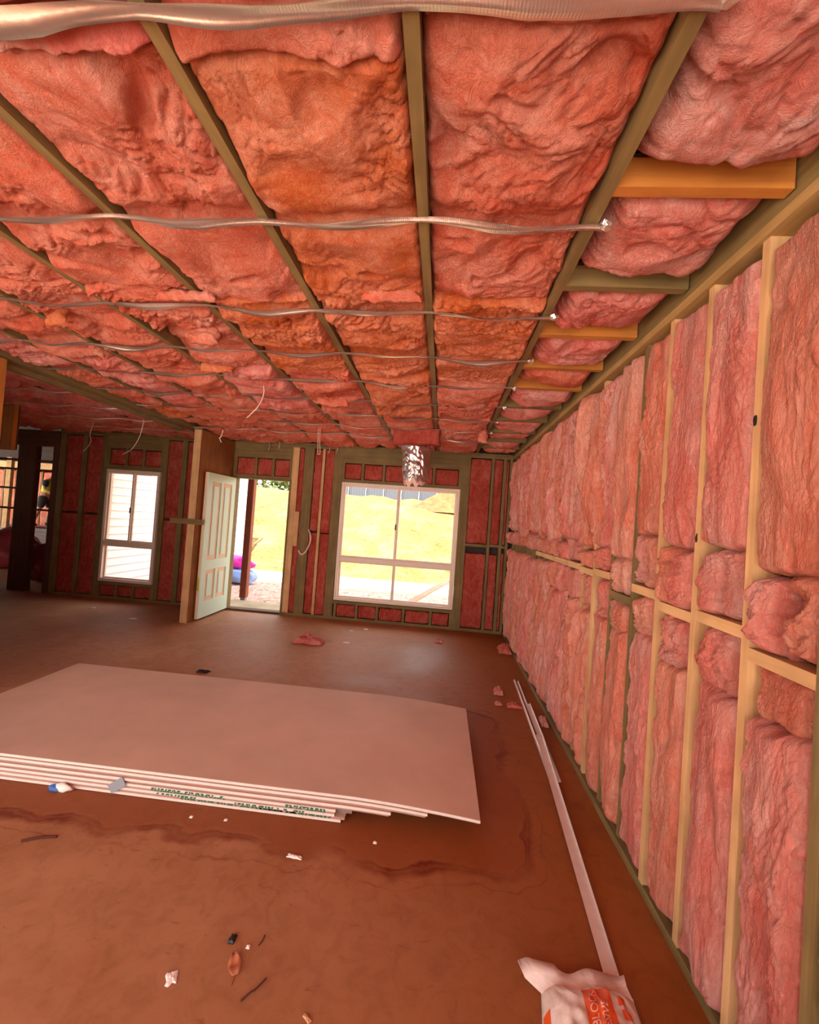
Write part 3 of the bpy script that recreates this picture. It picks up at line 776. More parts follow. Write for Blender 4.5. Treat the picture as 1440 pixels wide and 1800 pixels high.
# verandah roof shading the doorway post is out of view; the post itself stands in view
M_POST = timber('red brown stained post', (128, 62, 40), (156, 82, 56), 2)
po = empty('porch_post', (-3.54, 7.58, -0.09), 'red brown timber porch post outside the open door', 'post')
box('shaft', (-3.60, 7.52, -0.02), (-3.48, 7.64, 2.755), M_POST, po, 0.006)
box('base_bracket', (-3.585, 7.535, -0.09), (-3.495, 7.625, -0.02), M_TAPE, po, 0.004)
# grey sheet fence on top of the bank
pr = box('porch_roof', (-6.1, 6.62, 2.76), (1.6, 8.05, 2.86), OLIVE[0])
tag(pr, 'timber porch roof over the entrance outside', 'roof', kind='structure')
fe = empty('sheet_fence', (-2.5, 21.2, 2.4), 'grey sheet metal fence along the top of the bank', 'fence')
M_FENCE = plain('grey fence sheet', (66, 70, 78), 0.6)
M_FENCE2 = plain('dark fence post', (36, 38, 42), 0.6)
for i in range(12):
    x = -7.5 + i * 0.9
    V, Fc = [], []
    for k in range(13):
        yo = 0.03 * (k % 2)
        V += [(x + k * 0.07, 21.2 + yo, 2.2), (x + k * 0.07, 21.2 + yo, 3.4), (x + k * 0.07, 21.23 + yo, 2.2), (x + k * 0.07, 21.23 + yo, 3.4)]
    for k in range(12):
        a = k * 4; Fc += [(a, a + 4, a + 5, a + 1), (a + 2, a + 3, a + 7, a + 6), (a + 1, a + 5, a + 7, a + 3)]
    link('panel', new_mesh('panel', V, Fc, M_FENCE), fe)
    box('post', (x - 0.03, 21.17, 2.2), (x + 0.02, 21.26, 3.45), M_FENCE2, fe)
# dirt mound
a = np.linspace(0, 2 * np.pi, 49); rr_ = np.linspace(0, 1, 24)
A, Rr = np.meshgrid(a, rr_)
Zm = 1.25 * (1 - Rr) ** 1.1 * (1 + 0.12 * noise2(np.cos(A) * 3 * Rr + 4, np.sin(A) * 3 * Rr)) - 0.25
mo = link('dirt_mound', grid_mesh('dirt_mound', np.stack([0.35 + 2.3 * Rr * np.cos(A), 19.6 + 1.3 * Rr * np.sin(A), 2.3 + Zm], -1), plain('tan soil', (112, 70, 38), 1, 0, 0.35, 4), close=False))
tag(mo, 'tan heap of soil on the bank outside the wide window', 'soil heap')
# neighbouring weatherboard wall seen through the narrow window
nb = empty('weatherboard_wall', (-6.2, 7.0, -0.1), 'white weatherboard side wall outside the narrow window', 'wall')
M_LBLP = plain('pale grey downpipe', (196, 204, 216), 0.5)
M_WB = plain('white weatherboard', (226, 222, 220), 0.7)
for i in range(19):
    z = -0.1 + i * 0.15
    V = [(-6.21, 6.66, z), (-6.195, 6.66, z), (-6.228, 6.66, z + 0.165), (-6.24, 6.66, z + 0.165)]
    V += [(x, 13.2, zz) for x, _, zz in V]
    link('board', new_mesh('board', V, [(0, 1, 2, 3), (7, 6, 5, 4), (0, 4, 5, 1), (1, 5, 6, 2), (2, 6, 7, 3), (3, 7, 4, 0)], M_WB), nb)
box('corner_board', (-6.25, 13.2, -0.1), (-6.17, 13.3, 2.8), M_WB, nb)
box('downpipe', (-6.19, 9.12, -0.1), (-6.12, 9.19, 2.8), M_LBLP, nb, 0.01)
# pink and blue bagged bundle by the path
M_MAG = plain('magenta plastic', (232, 60, 190), 0.4); M_LBL = plain('pale blue plastic', (140, 170, 232), 0.4)
def blob(name, loc, rad, mat, parent=None, seed=0, sub=3, amp=0.2, flat=None):
    bm = bmesh.new(); bmesh.ops.create_icosphere(bm, subdivisions=sub, radius=1)
    for v in bm.verts:
        c = v.co
        k = 1 + amp * float(noise2(np.array([c.x * 1.7 + seed + c.z]), np.array([c.y * 1.7 - seed + c.z * 0.6]))[0]) * 2
        v.co = Vector((c.x * rad[0] * k, c.y * rad[1] * k, c.z * rad[2] * k)) + Vector(loc)
        if flat is not None: v.co.z = max(v.co.z, flat)
    me = bpy.data.meshes.new(name); bm.to_mesh(me); bm.free(); me.materials.append(mat)
    me.polygons.foreach_set('use_smooth', [True] * len(me.polygons))
    return link(name, me, parent)
bb = empty('plastic_bundle', (-4.45, 9.35, -0.09), 'magenta and pale blue plastic bundle on the gravel behind the porch post', 'bundle')
blob('upper_bag', (-4.62, 9.35, 0.36), (0.42, 0.25, 0.17), M_MAG, bb, 3)
blob('lower_bag', (-4.50, 9.3, 0.08), (0.40, 0.25, 0.19), M_LBL, bb, 5, flat=-0.085)
b2 = blob('plastic_bag', (-5.8, 9.75, 0.42), (0.22, 0.2, 0.5), M_MAG, None, 8, flat=-0.08)
tag(b2, 'magenta plastic bag at the end of the white weatherboard wall', 'bag')
# plank leaning on the ground outside the wide window
pk = bar('timber_plank', (-0.72, 7.9, -0.07), (0.30, 9.2, 0.42), 0.14, 0.035, plain('weathered pink timber', (186, 140, 116), 0.8, 0, 0.2, 6))
tag(pk, 'weathered plank leaning outside the lower right pane of the wide window', 'plank')
# trees beyond the bank, seen through the door
M_LEAF = plain('sunlit green leaves', (74, 92, 26), 0.8, 0, 0.5, 3); M_TRUNK = plain('grey brown bark', (90, 74, 60), 0.9)
def tree(x, y, z, h, r, seed, label):
    t_ = empty('tree', (x, y, z), label, 'tree', 'trees beyond the bank')
    tube('trunk', [(x, y, z - 0.3), (x + 0.1, y, z + h * 0.5), (x, y, z + h * 0.85)], [0.16, 0.12, 0.05], M_TRUNK, t_)
    q = random.Random(seed); V, Fc = [], []
    for _ in range(900):
        th = q.uniform(0, 6.28); ph = math.acos(q.uniform(-1, 1)); rad = r * q.uniform(0.55, 1.05)
        c = Vector((x + rad * math.sin(ph) * math.cos(th), y + rad * math.sin(ph) * math.sin(th), z + h + rad * 0.8 * math.cos(ph)))
        aa = Vector((q.uniform(-1, 1), q.uniform(-1, 1), q.uniform(-1, 1))).normalized(); bb_ = aa.cross(Vector((q.uniform(-1, 1), 0.3, q.uniform(-1, 1)))).normalized()
        k = len(V); s = 0.13
        V += [c - aa * s, c + bb_ * s * 0.5, c + aa * s, c - bb_ * s * 0.5]; Fc.append((k, k + 1, k + 2, k + 3))
    tag(link('foliage', new_mesh('foliage', V, Fc, M_LEAF), t_), kind='stuff')
tree(-11.9, 27, 2.6, 1.3, 1.5, 1, 'leafy green tree left of the doorway top, beyond the bank')
tree(-8.7, 23.2, 2.6, 1.1, 1.2, 2, 'leafy green tree at the right of the doorway top, beyond the bank')

# ================================================================== THINGS INSIDE
# ---- plasterboard stack
ENDX = [0.30, 0.295, 0.03, 0.02, -0.16, -0.17, -0.45, -0.455, -0.455, -0.40, -0.42]
ORD = ['topmost', 'second', 'third', 'fourth', 'fifth', 'sixth', 'seventh', 'eighth', 'ninth', 'tenth', 'bottom']
TH = 0.0133
for k in range(11):
    z0 = 0.004 + (10 - k) * TH
    nx = 40; xs = np.concatenate([np.linspace(-3.09, -0.5, 8), np.linspace(-0.45, ENDX[k], nx - 8)]) if ENDX[k] > -0.42 else np.linspace(-3.09, ENDX[k], 8)
    droop = 0.075 * np.clip(xs + 0.42, 0, 1) ** 1.7
    ya = 2.222 + random.uniform(-0.006, 0.006); yb = 3.52 + random.uniform(-0.006, 0.006)
    if k == 0: ya = 2.215
    th = 0.0128 if k % 2 else 0.0122
    if k % 2: ya += 0.006
    V, Fc, mi = [], [], []
    prof_ = [(ya, 0.0), (ya, th * 0.82), (ya + 0.003, th), (yb - 0.003, th), (yb, th * 0.82), (yb, 0.0)]
    for x, dz in zip(xs, droop):
        V += [(x, yy_, z0 + zz - dz) for yy_, zz in prof_]
    n6 = 6
    for i in range(len(xs) - 1):
        for e in range(n6):
            Fc.append((i * n6 + e, i * n6 + (e + 1) % n6, (i + 1) * n6 + (e + 1) % n6, (i + 1) * n6 + e)); mi.append(0 if e in (2, 5) else 1)
    Fc.append(tuple(range(5, -1, -1))); mi.append(1); Fc.append(tuple(range((len(xs) - 1) * n6, len(xs) * n6))); mi.append(1)
    me = new_mesh('plasterboard_sheet', V, Fc, M_BOARD); me.materials.append(M_BEDGE_SHADE if k % 2 else M_BEDGE)
    me.polygons.foreach_set('material_index', mi); 
    bm = bmesh.new(); bm.from_mesh(me); bmesh.ops.recalc_face_normals(bm, faces=bm.faces[:]); bm.to_mesh(me); bm.free()
    o = link('plasterboard_sheet', me)
    lab = {0: 'topmost plasterboard sheet of the floor stack, its dusty brown face fully visible', 10: 'bottom plasterboard sheet of the stack, lying on the floor'}.get(k, '%s plasterboard sheet from the top of the floor stack' % ORD[k])
    tag(o, lab, 'plasterboard', 'plasterboard sheets in the floor stack')
    # green stamp on the edges
    if k in (6, 7, 8, 9):
        q = random.Random(k); V, Fc = [], []
        runs = {6: [(-1.47, -1.06), (-0.72, -0.50)], 7: [(-1.47, -1.06), (-0.72, -0.50)], 8: [(-1.44, -1.22), (-1.0, -0.62)], 9: [(-1.30, -0.66), (-0.86, -0.46)]}[k]
        for a_, b_ in runs:
            x = a_
            while x < b_:
                wd = q.uniform(0.008, 0.02); sl = q.uniform(-0.006, 0.01)
                if q.random() < 0.9:
                    i0 = len(V); zb = z0 + 0.001; zt_ = z0 + th * 0.8
                    V += [(x, ya - 0.0008, zb), (x + wd, ya - 0.0008, zb), (x + wd + sl, ya - 0.0008, zt_), (x + sl, ya - 0.0008, zt_)]
                    Fc.append((i0, i0 + 1, i0 + 2, i0 + 3))
                x += wd + q.uniform(0.003, 0.009)
        tag(link('edge_print', new_mesh('edge_print', V, Fc, M_GREEN), o), kind='stuff')
blk = box('packing_block', (-0.452, 2.26, 0.004 + 2 * TH), (-0.37, 2.6, 0.004 + 4.6 * TH), plain('grey packing board', (142, 112, 108), 0.8))
tag(blk, 'grey packing block in the step at the right end of the sheet stack', 'block')
tp = bar('tape_strip', (-1.70, 2.213, 0.03), (-1.62, 2.211, 0.085), 0.004, 0.05, M_TAPE, upv=(0.5, 0, 1))
tag(tp, 'grey tape strip stuck across the front edges of the sheet stack', 'tape')

# ---- metal trims along the right wall
def trim(p, q, w, h, mat, label):
    p = Vector(p); q = Vector(q); d = (q - p).normalized(); s = Vector((d.y, -d.x, 0)).normalized() * -1
    V = []; pr = [(-w / 2, 0), (w / 2, 0), (w / 2, 0.0016), (-w / 2 + 0.002, 0.0016), (-w / 2 + 0.002, h), (-w / 2, h)]
    for c in (p, q):
        for a_, b_ in pr: V.append(c + s * -a_ + Vector((0, 0, b_)))
    n6 = 6; Fc = [tuple(range(5, -1, -1)), tuple(range(6, 12))] + [(e, (e + 1) % 6, 6 + (e + 1) % 6, 6 + e) for e in range(6)]
    me = new_mesh('metal_trim', V, Fc, mat)
    bm = bmesh.new(); bm.from_mesh(me); bmesh.ops.recalc_face_normals(bm, faces=bm.faces[:]); bm.to_mesh(me); bm.free()
    return tag(link('metal_trim', me), label, 'metal trim', 'metal trims on the floor')
M_GALV = plain('white galvanised strip', (226, 214, 208), 0.32, 0.5, 0.06, 20)
trim((0.872, 4.60, 0.001), (0.80, 2.6, 0.001), 0.016, 0.012, M_GALV, 'long thin white trim, leftmost of the trims by the right wall')
trim((0.905, 4.57, 0.001), (0.862, 3.4, 0.001), 0.014, 0.012, M_GALV, 'short thin white trim beside the leftmost one by the right wall')
trim((0.897, 3.98, 0.0145), (0.85, 2.8, 0.0145), 0.032, 0.014, M_GALV, 'middle width white trim lying across the two thin trims')
trim((0.858, 3.37, 0.030), (0.715, 1.50, 0.006), 0.050, 0.016, M_GALV, 'widest white metal trim, running down to the cement bag')

# ---- bag of adhesive
BX, BY, BWD, BL, BH = 0.572, 1.285, 0.34, 0.56, 0.12
BR = math.radians(9)
def bagz(u, v):
    """u,v in -1..1 -> top height"""
    e = np.clip(1 - np.abs(u) ** 2.6, 0, 1) ** 0.5 * np.clip(1 - np.abs(v) ** 3.2, 0, 1) ** 0.55
    z = BH * e * (0.92 + 0.10 * noise2(u * 1.6 + 3, v * 2.2 + 1)) + e * 0.010 * noise2(u * 5 + 3, v * 6 + 1) + e * 0.012 * (np.exp(-np.abs(noise2(u * 3.2 + 8 + v, v * 1.3)) * 6) - 0.5)
    return np.maximum(z, 0.004)
def bagpos(u, v, lift=0.0):
    wn_ = 1 - 0.05 * np.abs(v)
    lx = u * BWD / 2 * wn_; ly = v * BL / 2 + 0.012 * noise2(u * 2 + 1, v * 1.1)
    x = BX + lx * math.cos(BR) - ly * -math.sin(BR) * 1.0; y = BY + ly * math.cos(BR) - lx * math.sin(BR) * -1.0 * 0.4
    return np.stack([x - 2 * 0 * ly, y, bagz(u, v) + lift], -1)
bag = empty('adhesive_bag', (BX, BY, 0), 'white paper bag with orange band lying on the floor at the lower right', 'bag')
def bagpaper():
    m, n, l, p = material('white bag paper')
    v = tcoord(n, l); f = noise(n, l, v, 14, 5, 0.6, 1.0)
    l.new(ramp(n, l, f, [(0.3, lin((206, 182, 172))), (0.65, lin((232, 214, 206)))]), p.inputs['Base Color']); setp(p, Roughness=0.55)
    bump(n, l, p, f, 0.3, 0.01); return m
M_BAG = bagpaper(); M_BAGO = plain('orange bag print', (226, 84, 20), 0.55); M_BAGB = plain('navy bag print', (36, 48, 96), 0.55); M_BAGW = plain('pale lettering', (236, 196, 180), 0.55)
uu, vv = np.meshgrid(np.linspace(-1, 1, 70), np.linspace(-1, 1, 110))
link('sack_body', grid_mesh('sack_body', bagpos(uu, vv), M_BAG), bag)
def patch(nm, mat, u0, u1, v0, v1, nu=40, nv=120, lift=0.0018, skew=0.0, shape=None):
    a, b = np.meshgrid(np.linspace(0, 1, nu), np.linspace(0, 1, nv))
    V_ = v0 + b * (v1 - v0); U_ = u0 + a * (u1 - u0) + skew * b
    if shape: U_ = shape(a, b, U_)
    return link(nm, grid_mesh(nm, bagpos(U_, V_, lift), mat, close=False), bag)
patch('printed_band', M_BAGO, -0.22, 0.34, -0.95, 0.86, shape=lambda a, b, U: U - 0.0 + 0.05 * np.sin(b * 3))
patch('printed_side_mark', M_BAGO, -0.98, -0.86, 0.30, 0.62)
patch('printed_side_letter', M_BAGB, -0.98, -0.88, 0.0, 0.22)
patch('printed_emblem', M_BAGO, 0.50, 0.66, 0.62, 0.74, 10, 10); patch('printed_emblem', M_BAGO, 0.54, 0.72, 0.44, 0.58, 10, 10)
# end flap of the sack
fv = []
for a_ in np.linspace(-1, 1, 24):
    b_ = float(bagpos(np.array(a_ * 0.98), np.array(0.93))[0]); c_ = bagpos(np.array(a_ * 0.98), np.array(0.93))
    hh = 0.05 if a_ > -0.55 else 0.06
    fv.append([(c_[0], c_[1], max(c_[2] * 0.8, 0.01)), (c_[0] - 0.012 - (0.04 if a_ < -0.6 else 0), c_[1] + hh * 0.6, max(c_[2], 0.03) * 0.8 + 0.006 * math.sin(a_ * 7)), (c_[0] - 0.015 - (0.06 if a_ < -0.6 else 0), c_[1] + hh, 0.05 + 0.008 * math.sin(a_ * 6))])
P = np.array(fv).transpose(1, 0, 2); Q = P[::-1].copy(); Q[..., 2] += 0.002
link('end_flap', grid_mesh('end_flap', np.concatenate([P, Q], 0), M_BAG, close=False), bag)
def letters(txt, size, u0, v0, name):
    cu = bpy.data.curves.new('tmp', 'FONT'); cu.body = txt; cu.size = 1.0; cu.resolution_u = 3
    ob = bpy.data.objects.new('tmp', cu); COL.objects.link(ob)
    dg = bpy.context.evaluated_depsgraph_get(); me = bpy.data.meshes.new_from_object(ob.evaluated_get(dg))
    bpy.data.objects.remove(ob)
    bm = bmesh.new(); bm.from_mesh(me)
    for _ in range(2):
        bmesh.ops.subdivide_edges(bm, edges=[e for e in bm.edges if e.calc_length() > 0.07], cuts=1)
    bmesh.ops.triangulate(bm, faces=bm.faces[:])
    for v in bm.verts:
        # text runs up the bag (+v), its top faces -u
        U_ = np.array(u0 - v.co.y * size * 2 / BWD); V_ = np.array(v0 + v.co.x * size * 2 / BL)
        v.co = Vector(bagpos(U_, V_, 0.0042))
    bmesh.ops.recalc_face_normals(bm, faces=bm.faces[:])
    me2 = bpy.data.meshes.new(name); bm.to_mesh(me2); bm.free(); me2.materials.append(M_BAGW)
    return link(name, me2, bag)
letters('BLOCK', 0.037, 0.04, 0.34, 'lettering')
letters('ADHESIVE', 0.034, 0.24, 0.04, 'lettering')

# ---- foil duct hanging from the ceiling
du = empty('foil_duct', (-0.38, 5.22, 2.15), 'torn silver foil flexible duct hanging from the ceiling before the wide window', 'duct')
a = np.linspace(0, 2 * np.pi, 57); tz = np.linspace(0, 1, 40)
A, T = np.meshgrid(a, tz)
bot = 2.20 + 0.10 * np.clip(np.sin(A + 2.6), -1, 1) * -1 + 0.03 * noise2(np.cos(A) * 3 + 5, np.sin(A) * 3) * 2
bot = bot - 0.09 * np.exp(-((A - 3.6) / 0.9) ** 2)
Zd = 2.60 + T * (bot - 2.60)
cr_ = noise2(A * 1.6 + 9, Zd * 9); cr2 = noise2(A * 3.1, Zd * 15 + 4)
Rd = 0.175 + 0.018 * np.abs(cr_) + 0.012 * np.abs(cr2) - 0.012 * T
Rd[:, -1] = Rd[:, 0]
link('foil_sleeve', grid_mesh('foil_sleeve', np.stack([-0.39 + Rd * np.cos(A) + 0.03 * T, 5.24 + Rd * np.sin(A), Zd], -1), M_FOIL, close=False, smooth=False), du)
Rl = 0.15 + 0.01 * cr_; Rl[:, -1] = Rl[:, 0]
Zl = 2.5 + T * (bot - 0.045 - 0.03 * np.exp(-((A - 4.2) / 0.6) ** 2) - 2.5)
link('inner_liner', grid_mesh('inner_liner', np.stack([-0.37 + Rl * np.cos(A), 5.24 + Rl * np.sin(A), Zl], -1), plain('pinkish liner', (220, 176, 160), 0.5), close=False), du)

# ---- loose electrical cables
def cable(pts, label, r=0.004):
    return tag(tube('electrical_cable', smoothpath(pts), r, M_CABLE), label, 'cable', 'loose cables')
cable([(-1.57, 3.42, 2.67), (-1.565, 3.43, 2.58), (-1.60, 3.43, 2.48), (-1.66, 3.42, 2.40), (-1.69, 3.42, 2.37)], 'short pale cable dangling from the ceiling left of centre')
cable([(-1.575, 5.1, 2.69), (-1.57, 5.1, 2.5), (-1.555, 5.1, 2.36), (-1.575, 5.1, 2.34), (-1.585, 5.1, 2.38), (-1.60, 5.1, 2.68)], 'looped pale cable hanging just left of the foil duct')
cable([(-3.95, 5.2, 2.68), (-3.99, 5.2, 2.45), (-4.08, 5.2, 2.28), (-4.17, 5.2, 2.22), (-4.20, 5.2, 2.20)], 'long curved cable hanging in the dark side room near the narrow window', 0.005)
cable([(-4.64, 5.2, 2.60), (-4.68, 5.2, 2.44), (-4.66, 5.2, 2.34), (-4.72, 5.2, 2.24), (-4.76, 5.2, 2.21)], 'thin cable hanging in the dark side room, the one farther left', 0.004)
cable([(-3.01, 5.45, 2.64), (-3.03, 5.45, 2.55), (-3.05, 5.45, 2.53), (-3.02, 5.45, 2.47)], 'short white cable end by the top of the plywood partition', 0.007)
cable([(-2.06, D - 0.02, 1.35), (-2.02, D - 0.06, 1.30), (-2.0, D - 0.07, 1.18), (-2.06, D - 0.06, 1.02), (-2.14, D - 0.03, 0.96), (-2.19, D - 0.02, 1.02)], 'white cable loop hanging on the stud between door and wide window', 0.012)
for i, (x, z) in enumerate(((-2.78, 2.66), (-2.62, 2.70), (-1.82, 2.67), (-1.70, 2.68))):
    cable([(x, D - 0.04, z), (x + 0.01, D - 0.05, z - 0.06), (x - 0.005, D - 0.05, z - 0.12)], ['first', 'second', 'third', 'fourth'][i] + ' short white wire end under the far top plate, counted from the door', 0.005)

# ---- debris on the floor
def scrap(x, y, sxy, h, mat, label, seed, name='insulation_scrap', cat='insulation scrap', rz=0.0):
    nu = nv = 22
    u = np.linspace(-1, 1, nu); U_, V_ = np.meshgrid(u, u)
    edge = 1 + 0.35 * noise2(np.arctan2(V_, U_) * 1.3 + seed * 3, np.full_like(U_, seed))
    e = np.clip(1 - np.maximum(np.abs(U_), np.abs(V_)) ** 3, 0, 1)
    z = 0.002 + h * e * (0.6 + 0.7 * np.abs(noise2(U_ * 2 + seed, V_ * 2)) + 0.3 * noise2(U_ * 6, V_ * 6 + seed))
    a_ = U_ * sxy[0] / 2 * edge; b_ = V_ * sxy[1] / 2 * edge
    o = link(name, grid_mesh(name, np.stack([x + a_ * math.cos(rz) - b_ * math.sin(rz), y + a_ * math.sin(rz) + b_ * math.cos(rz), z], -1), mat))
    return tag(o, label, cat, 'scraps on the floor')
scrap(-1.53, 5.2, (0.34, 0.18), 0.10, M_WOOL[2], 'pink insulation offcut on the floor in front of the wide window', 1)
scrap(0.07, 5.75, (0.10, 0.07), 0.05, M_WOOL[2], 'small pink tuft on the floor before the back right corner', 2)
scrap(0.92, 5.62, (0.16, 0.28), 0.10, M_WOOL[0], 'pink offcut against the foot of the right wall near the corner', 3)
scrap(0.655, 4.2, (0.09, 0.13), 0.06, M_WOOL[2], 'upright pink tuft left of the white trims', 4)
scrap(0.62, 3.93, (0.07, 0.05), 0.03, M_WOOL[2], 'small pink shred left of the white trims, nearest the sheet stack', 5)
scrap(0.76, 3.92, (0.13, 0.08), 0.035, M_WOOL[2], 'flat pink shred touching the white trims', 6)
scrap(0.955, 3.65, (0.06, 0.16), 0.05, M_WOOL[2], 'pink shred at the wall foot beside the white trims', 7)
for i, (x, y, s, lab) in enumerate(((-1.10, 5.33, 0.09, 'pale chip right of the pink offcut'), (-0.98, 6.05, 0.07, 'pale chip below the wide window'), (-1.16, 5.9, 0.05, 'tiny pale chip between offcut and wide window'),
                                  (-4.1, 5.5, 0.10, 'pale chip on the dark floor left of the plywood partition'), (-5.0, 5.85, 0.09, 'pale chip on the dark floor below the narrow window'))):
    scrap(x, y, (s, s * 0.6), 0.012, M_PAPER, 'small ' + lab, 20 + i, 'plaster_chip', 'chip')
scrap(-0.805, 1.41, (0.035, 0.045), 0.006, M_PAPER, 'white torn paper scrap on the near floor, left of the dry leaf', 31, 'paper_scrap', 'paper', 0.4)
scrap(-0.576, 1.971, (0.07, 0.022), 0.008, M_PAPER, 'pale paper sliver lying on the dark water stain', 32, 'paper_scrap', 'paper', -0.1)
for i, (x, y, lab) in enumerate(((-1.18, 2.13, 'left'), (-1.0, 2.14, 'middle'), (-0.22, 2.12, 'right'))):
    scrap(x, y, (0.018, 0.016), 0.006, M_PAPER, 'tiny white crumb in front of the sheet stack, the %s one' % lab, 40 + i, 'plaster_crumb', 'crumb')
scrap(-0.60, 1.545, (0.014, 0.014), 0.008, M_PAPER, 'tiny white crumb beside the black pebble on the near floor', 44, 'plaster_crumb', 'crumb')
scrap(-0.67, 1.565, (0.026, 0.034), 0.014, M_DARK, 'small black pebble on the near floor', 45, 'pebble', 'pebble')
scrap(-2.20, 3.98, (0.12, 0.06), 0.02, M_DARK, 'dark scrap behind the sheet stack', 46, 'dark_scrap', 'scrap')
scrap(-0.318, 1.36, (0.034, 0.012), 0.006, plain('tan wood', (206, 150, 110), 0.8), 'tan splinter of wood at the bottom edge of the near floor', 47, 'wood_splinter', 'splinter', -0.6)
wrp = empty('candy_wrapper', (-1.97, 2.2, 0), 'crumpled white and blue wrapper in front of the sheet stack', 'wrapper')
blob('white_side', (-1.955, 2.20, 0.018), (0.05, 0.022, 0.022), M_PAPER, wrp, 4, 2, 0.3, 0.001); blob('blue_side', (-1.995, 2.197, 0.013), (0.045, 0.02, 0.016), M_BLUE, wrp, 6, 2, 0.3, 0.001)
# dry leaf
V, Fc = [], []
nl = 10
for i in range(nl + 1):
    tt = i / nl; w_ = 0.022 * math.sin(math.pi * min(tt * 0.85 + 0.12, 1)) ** 0.8
    for s_ in (-1, -0.5, 0, 0.5, 1):
        V.append((s_ * w_, tt * 0.075, 0.004 + 0.007 * abs(s_) * (0.3 + tt) + 0.004 * math.sin(tt * 9)))
for i in range(nl):
    for k in range(4):
        Fc.append((i * 5 + k, i * 5 + k + 1, i * 5 + 6 + k, i * 5 + 5 + k))
me = new_mesh('blade', V, Fc, plain('dry leaf', (176, 104, 70), 0.8, 0, 0.2, 60), True)
lf = empty('dry_leaf', (-0.60, 1.445, 0.001), 'curled brown dry leaf on the near floor', 'leaf'); lf.rotation_euler = (0, 0, 0.5)
ob = bpy.data.objects.new('blade', me); COL.objects.link(ob); ob.parent = lf
so_ = ob.modifiers.new('t', 'SOLIDIFY'); so_.thickness = 0.001
me = new_mesh('stalk', [(0, 0, 0.006), (0.002, 0, 0.006), (0.001, 0.001, 0.008), (-0.012, -0.028, 0.002), (-0.010, -0.028, 0.002), (-0.011, -0.027, 0.004)], [(0, 1, 4, 3), (1, 2, 5, 4), (2, 0, 3, 5), (0, 2, 1), (3, 4, 5)], M_BOOT)
ob = bpy.data.objects.new('stalk', me); COL.objects.link(ob); ob.parent = lf
tw = tube('twig', smoothpath([(-0.545, 1.375, 0.005), (-0.525, 1.40, 0.008), (-0.512, 1.415, 0.006), (-0.492, 1.452, 0.005)]), 0.003, plain('dark twig', (84, 34, 20), 0.9))
tag(tw, 'thin dark twig on the near floor right of the dry leaf', 'twig')
tw = tube('twig', smoothpath([(-0.565, 1.555, 0.004), (-0.557, 1.575, 0.006), (-0.56, 1.595, 0.004)]), 0.0022, bpy.data.materials['dark twig'])
tag(tw, 'short dark twig beside the black pebble on the near floor', 'twig')
tw = tube('twig', smoothpath([(-1.83, 1.85, 0.004), (-1.76, 1.88, 0.008), (-1.70, 1.90, 0.004)]), 0.006, bpy.data.materials['dark twig'])
tag(tw, 'dark twig on the floor at the left edge in front of the sheet stack', 'twig')

# ---- far room contents: board stack, worker, bags
M_GREYB = plain('grey stacked board', (120, 104, 104), 0.8, 0, 0.1, 3)
fs = empty('board_platform', (-12.1, 11.8, 0), 'tall grey stack of boards the worker stands on in the far room', 'board stack')
for k in range(6):
    box('board', (-13.4, 11.35, 0.002 + k * 0.103), (-11.0 + 0.01 * (k % 2), 12.5, 0.1 + k * 0.103), M_GREYB, fs)
pt = scrap(-11.9, 11.5, (0.6, 0.3), 0.06, M_WOOL[2], 'pink offcut lying at the worker\'s feet in the far room', 61)
pt.location.z = 0.617
for i, (loc, rad, lab) in enumerate((((-7.35, 7.3, 0.33), (0.42, 0.35, 0.34), 'dark red insulation bag slumped behind the dark posts'), ((-9.3, 8.3, 0.4), (0.7, 0.5, 0.42), 'red insulation bag at the far left edge behind the dark posts'))):
    b_ = blob('insulation_bag', loc, rad, plain('dark red plastic %s' % 'ab'[i], (130, 40, 44), 0.35), None, 10 + i, 3, 0.2, 0.003)
    tag(b_, lab, 'bag', 'insulation bags in the far room')
bs = bar('white_board', (-8.0, 8.2, 0.02), (-7.9, 8.35, 0.55), 0.4, 0.012, M_PAPER)
tag(bs, 'white board leaning behind the dark red insulation bag', 'board')

def skin(name, pts, edges, radii, mat, parent, sub=2):
    me = bpy.data.meshes.new(name); me.from_pydata(pts, edges, [])
    o = bpy.data.objects.new(name, me); COL.objects.link(o); o.parent = parent
    s_ = o.modifiers.new('skin', 'SKIN'); s_.use_smooth_shade = True
    for i, r_ in enumerate(radii):
        me.skin_vertices[0].data[i].radius = r_ if isinstance(r_, tuple) else (r_, r_)
    me.skin_vertices[0].data[0].use_root = True
    b_ = o.modifiers.new('sub', 'SUBSURF'); b_.levels = sub; b_.render_levels = sub
    me.materials.append(mat); return o
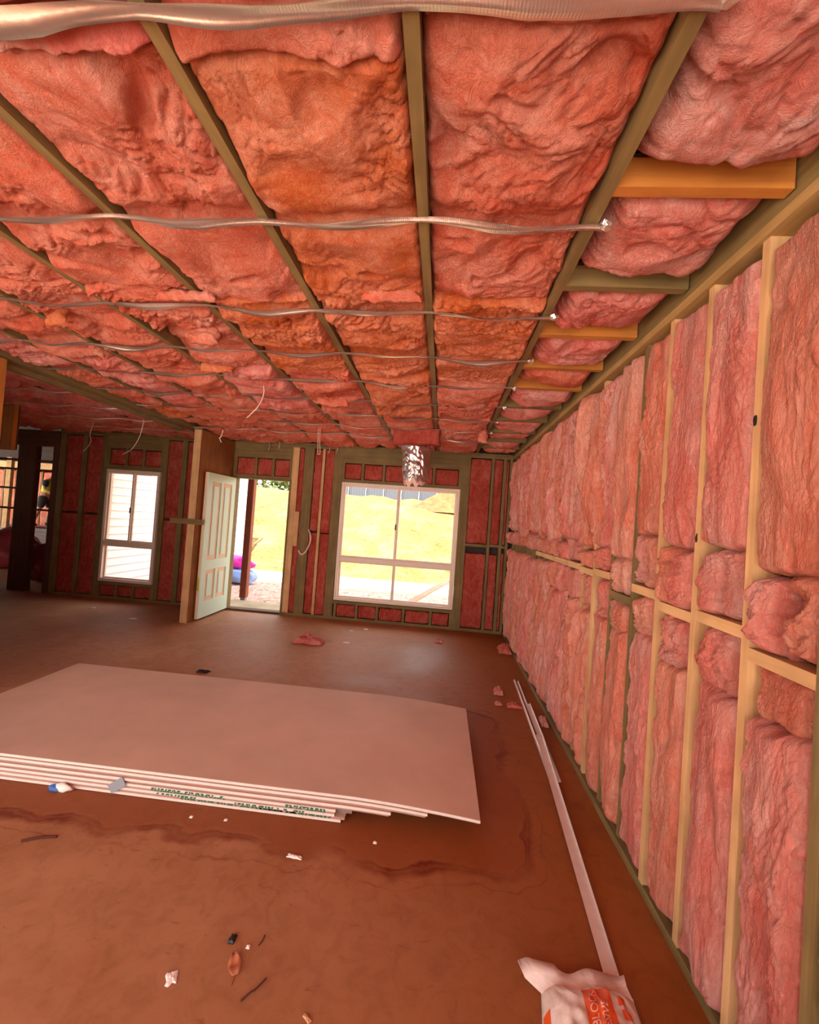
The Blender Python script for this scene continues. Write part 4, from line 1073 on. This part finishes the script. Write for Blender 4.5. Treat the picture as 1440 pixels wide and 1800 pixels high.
# local frame: person faces +x, feet at z=0
pe = empty('person', (-12.05, 12.0, 0.62), 'worker in yellow and navy hi-vis shirt and dark shorts leaning over in the far room', 'person')
pe.rotation_euler = (0, 0, math.radians(8))
body = skin('body', [(0, 0, 0.93), (0.03, 0, 1.12), (0.09, 0, 1.36), (0.13, 0, 1.47), (0.17, 0, 1.55), (0.2, 0, 1.66), (0.2, 0, 1.76),
                     (0.10, 0.19, 1.41), (0.14, 0.24, 1.15), (0.34, 0.16, 1.03), (0.42, 0.12, 1.01),
                     (0.10, -0.19, 1.41), (0.12, -0.25, 1.15), (0.33, -0.18, 1.02), (0.41, -0.14, 1.0),
                     (-0.01, 0.10, 0.88), (0.06, 0.11, 0.50), (0.0, 0.11, 0.08), (0.13, 0.12, 0.03),
                     (-0.02, -0.10, 0.88), (-0.08, -0.12, 0.50), (-0.25, -0.12, 0.08), (-0.12, -0.13, 0.03)],
            [(0, 1), (1, 2), (2, 3), (3, 4), (4, 5), (5, 6), (2, 7), (7, 8), (8, 9), (9, 10), (2, 11), (11, 12), (12, 13), (13, 14), (0, 15), (15, 16), (16, 17), (17, 18), (0, 19), (19, 20), (20, 21), (21, 22)],
            [0.13, 0.13, 0.15, 0.08, 0.055, 0.095, 0.08, 0.055, 0.045, 0.035, 0.04, 0.055, 0.045, 0.035, 0.04, 0.085, 0.058, 0.04, 0.035, 0.085, 0.058, 0.04, 0.035], M_SKIN, pe)
skin('shirt', [(0, 0, 0.95), (0.03, 0, 1.12), (0.09, 0, 1.36), (0.12, 0, 1.44)], [(0, 1), (1, 2), (2, 3)], [(0.165, 0.15), (0.17, 0.15), (0.21, 0.17), (0.12, 0.1)], M_HIVIS, pe)
for sgn in (1, -1):
    skin('sleeve', [(0.095, 0.15 * sgn, 1.42), (0.11, 0.21 * sgn, 1.32), (0.13, 0.24 * sgn, 1.19)], [(0, 1), (1, 2)], [0.085, 0.075, 0.068], M_NAVY, pe)
    skin('boot', [(-0.01 if sgn > 0 else -0.26, 0.115 * sgn, 0.16), (0.0 if sgn > 0 else -0.25, 0.115 * sgn, 0.06), (0.16 if sgn > 0 else -0.1, 0.125 * sgn, 0.05)], [(0, 1), (1, 2)], [0.06, 0.062, 0.048], M_BOOT, pe)
    skin('shorts_leg', [(-0.01, 0.07 * sgn, 0.95), (-0.01, 0.10 * sgn, 0.85), (0.05 if sgn > 0 else -0.06, 0.11 * sgn, 0.56)], [(0, 1), (1, 2)], [0.13, 0.12, 0.09], M_SHORT, pe)
skin('hair', [(0.18, 0, 1.70), (0.185, 0, 1.78)], [(0, 1)], [0.1, 0.085], M_HAIR, pe)
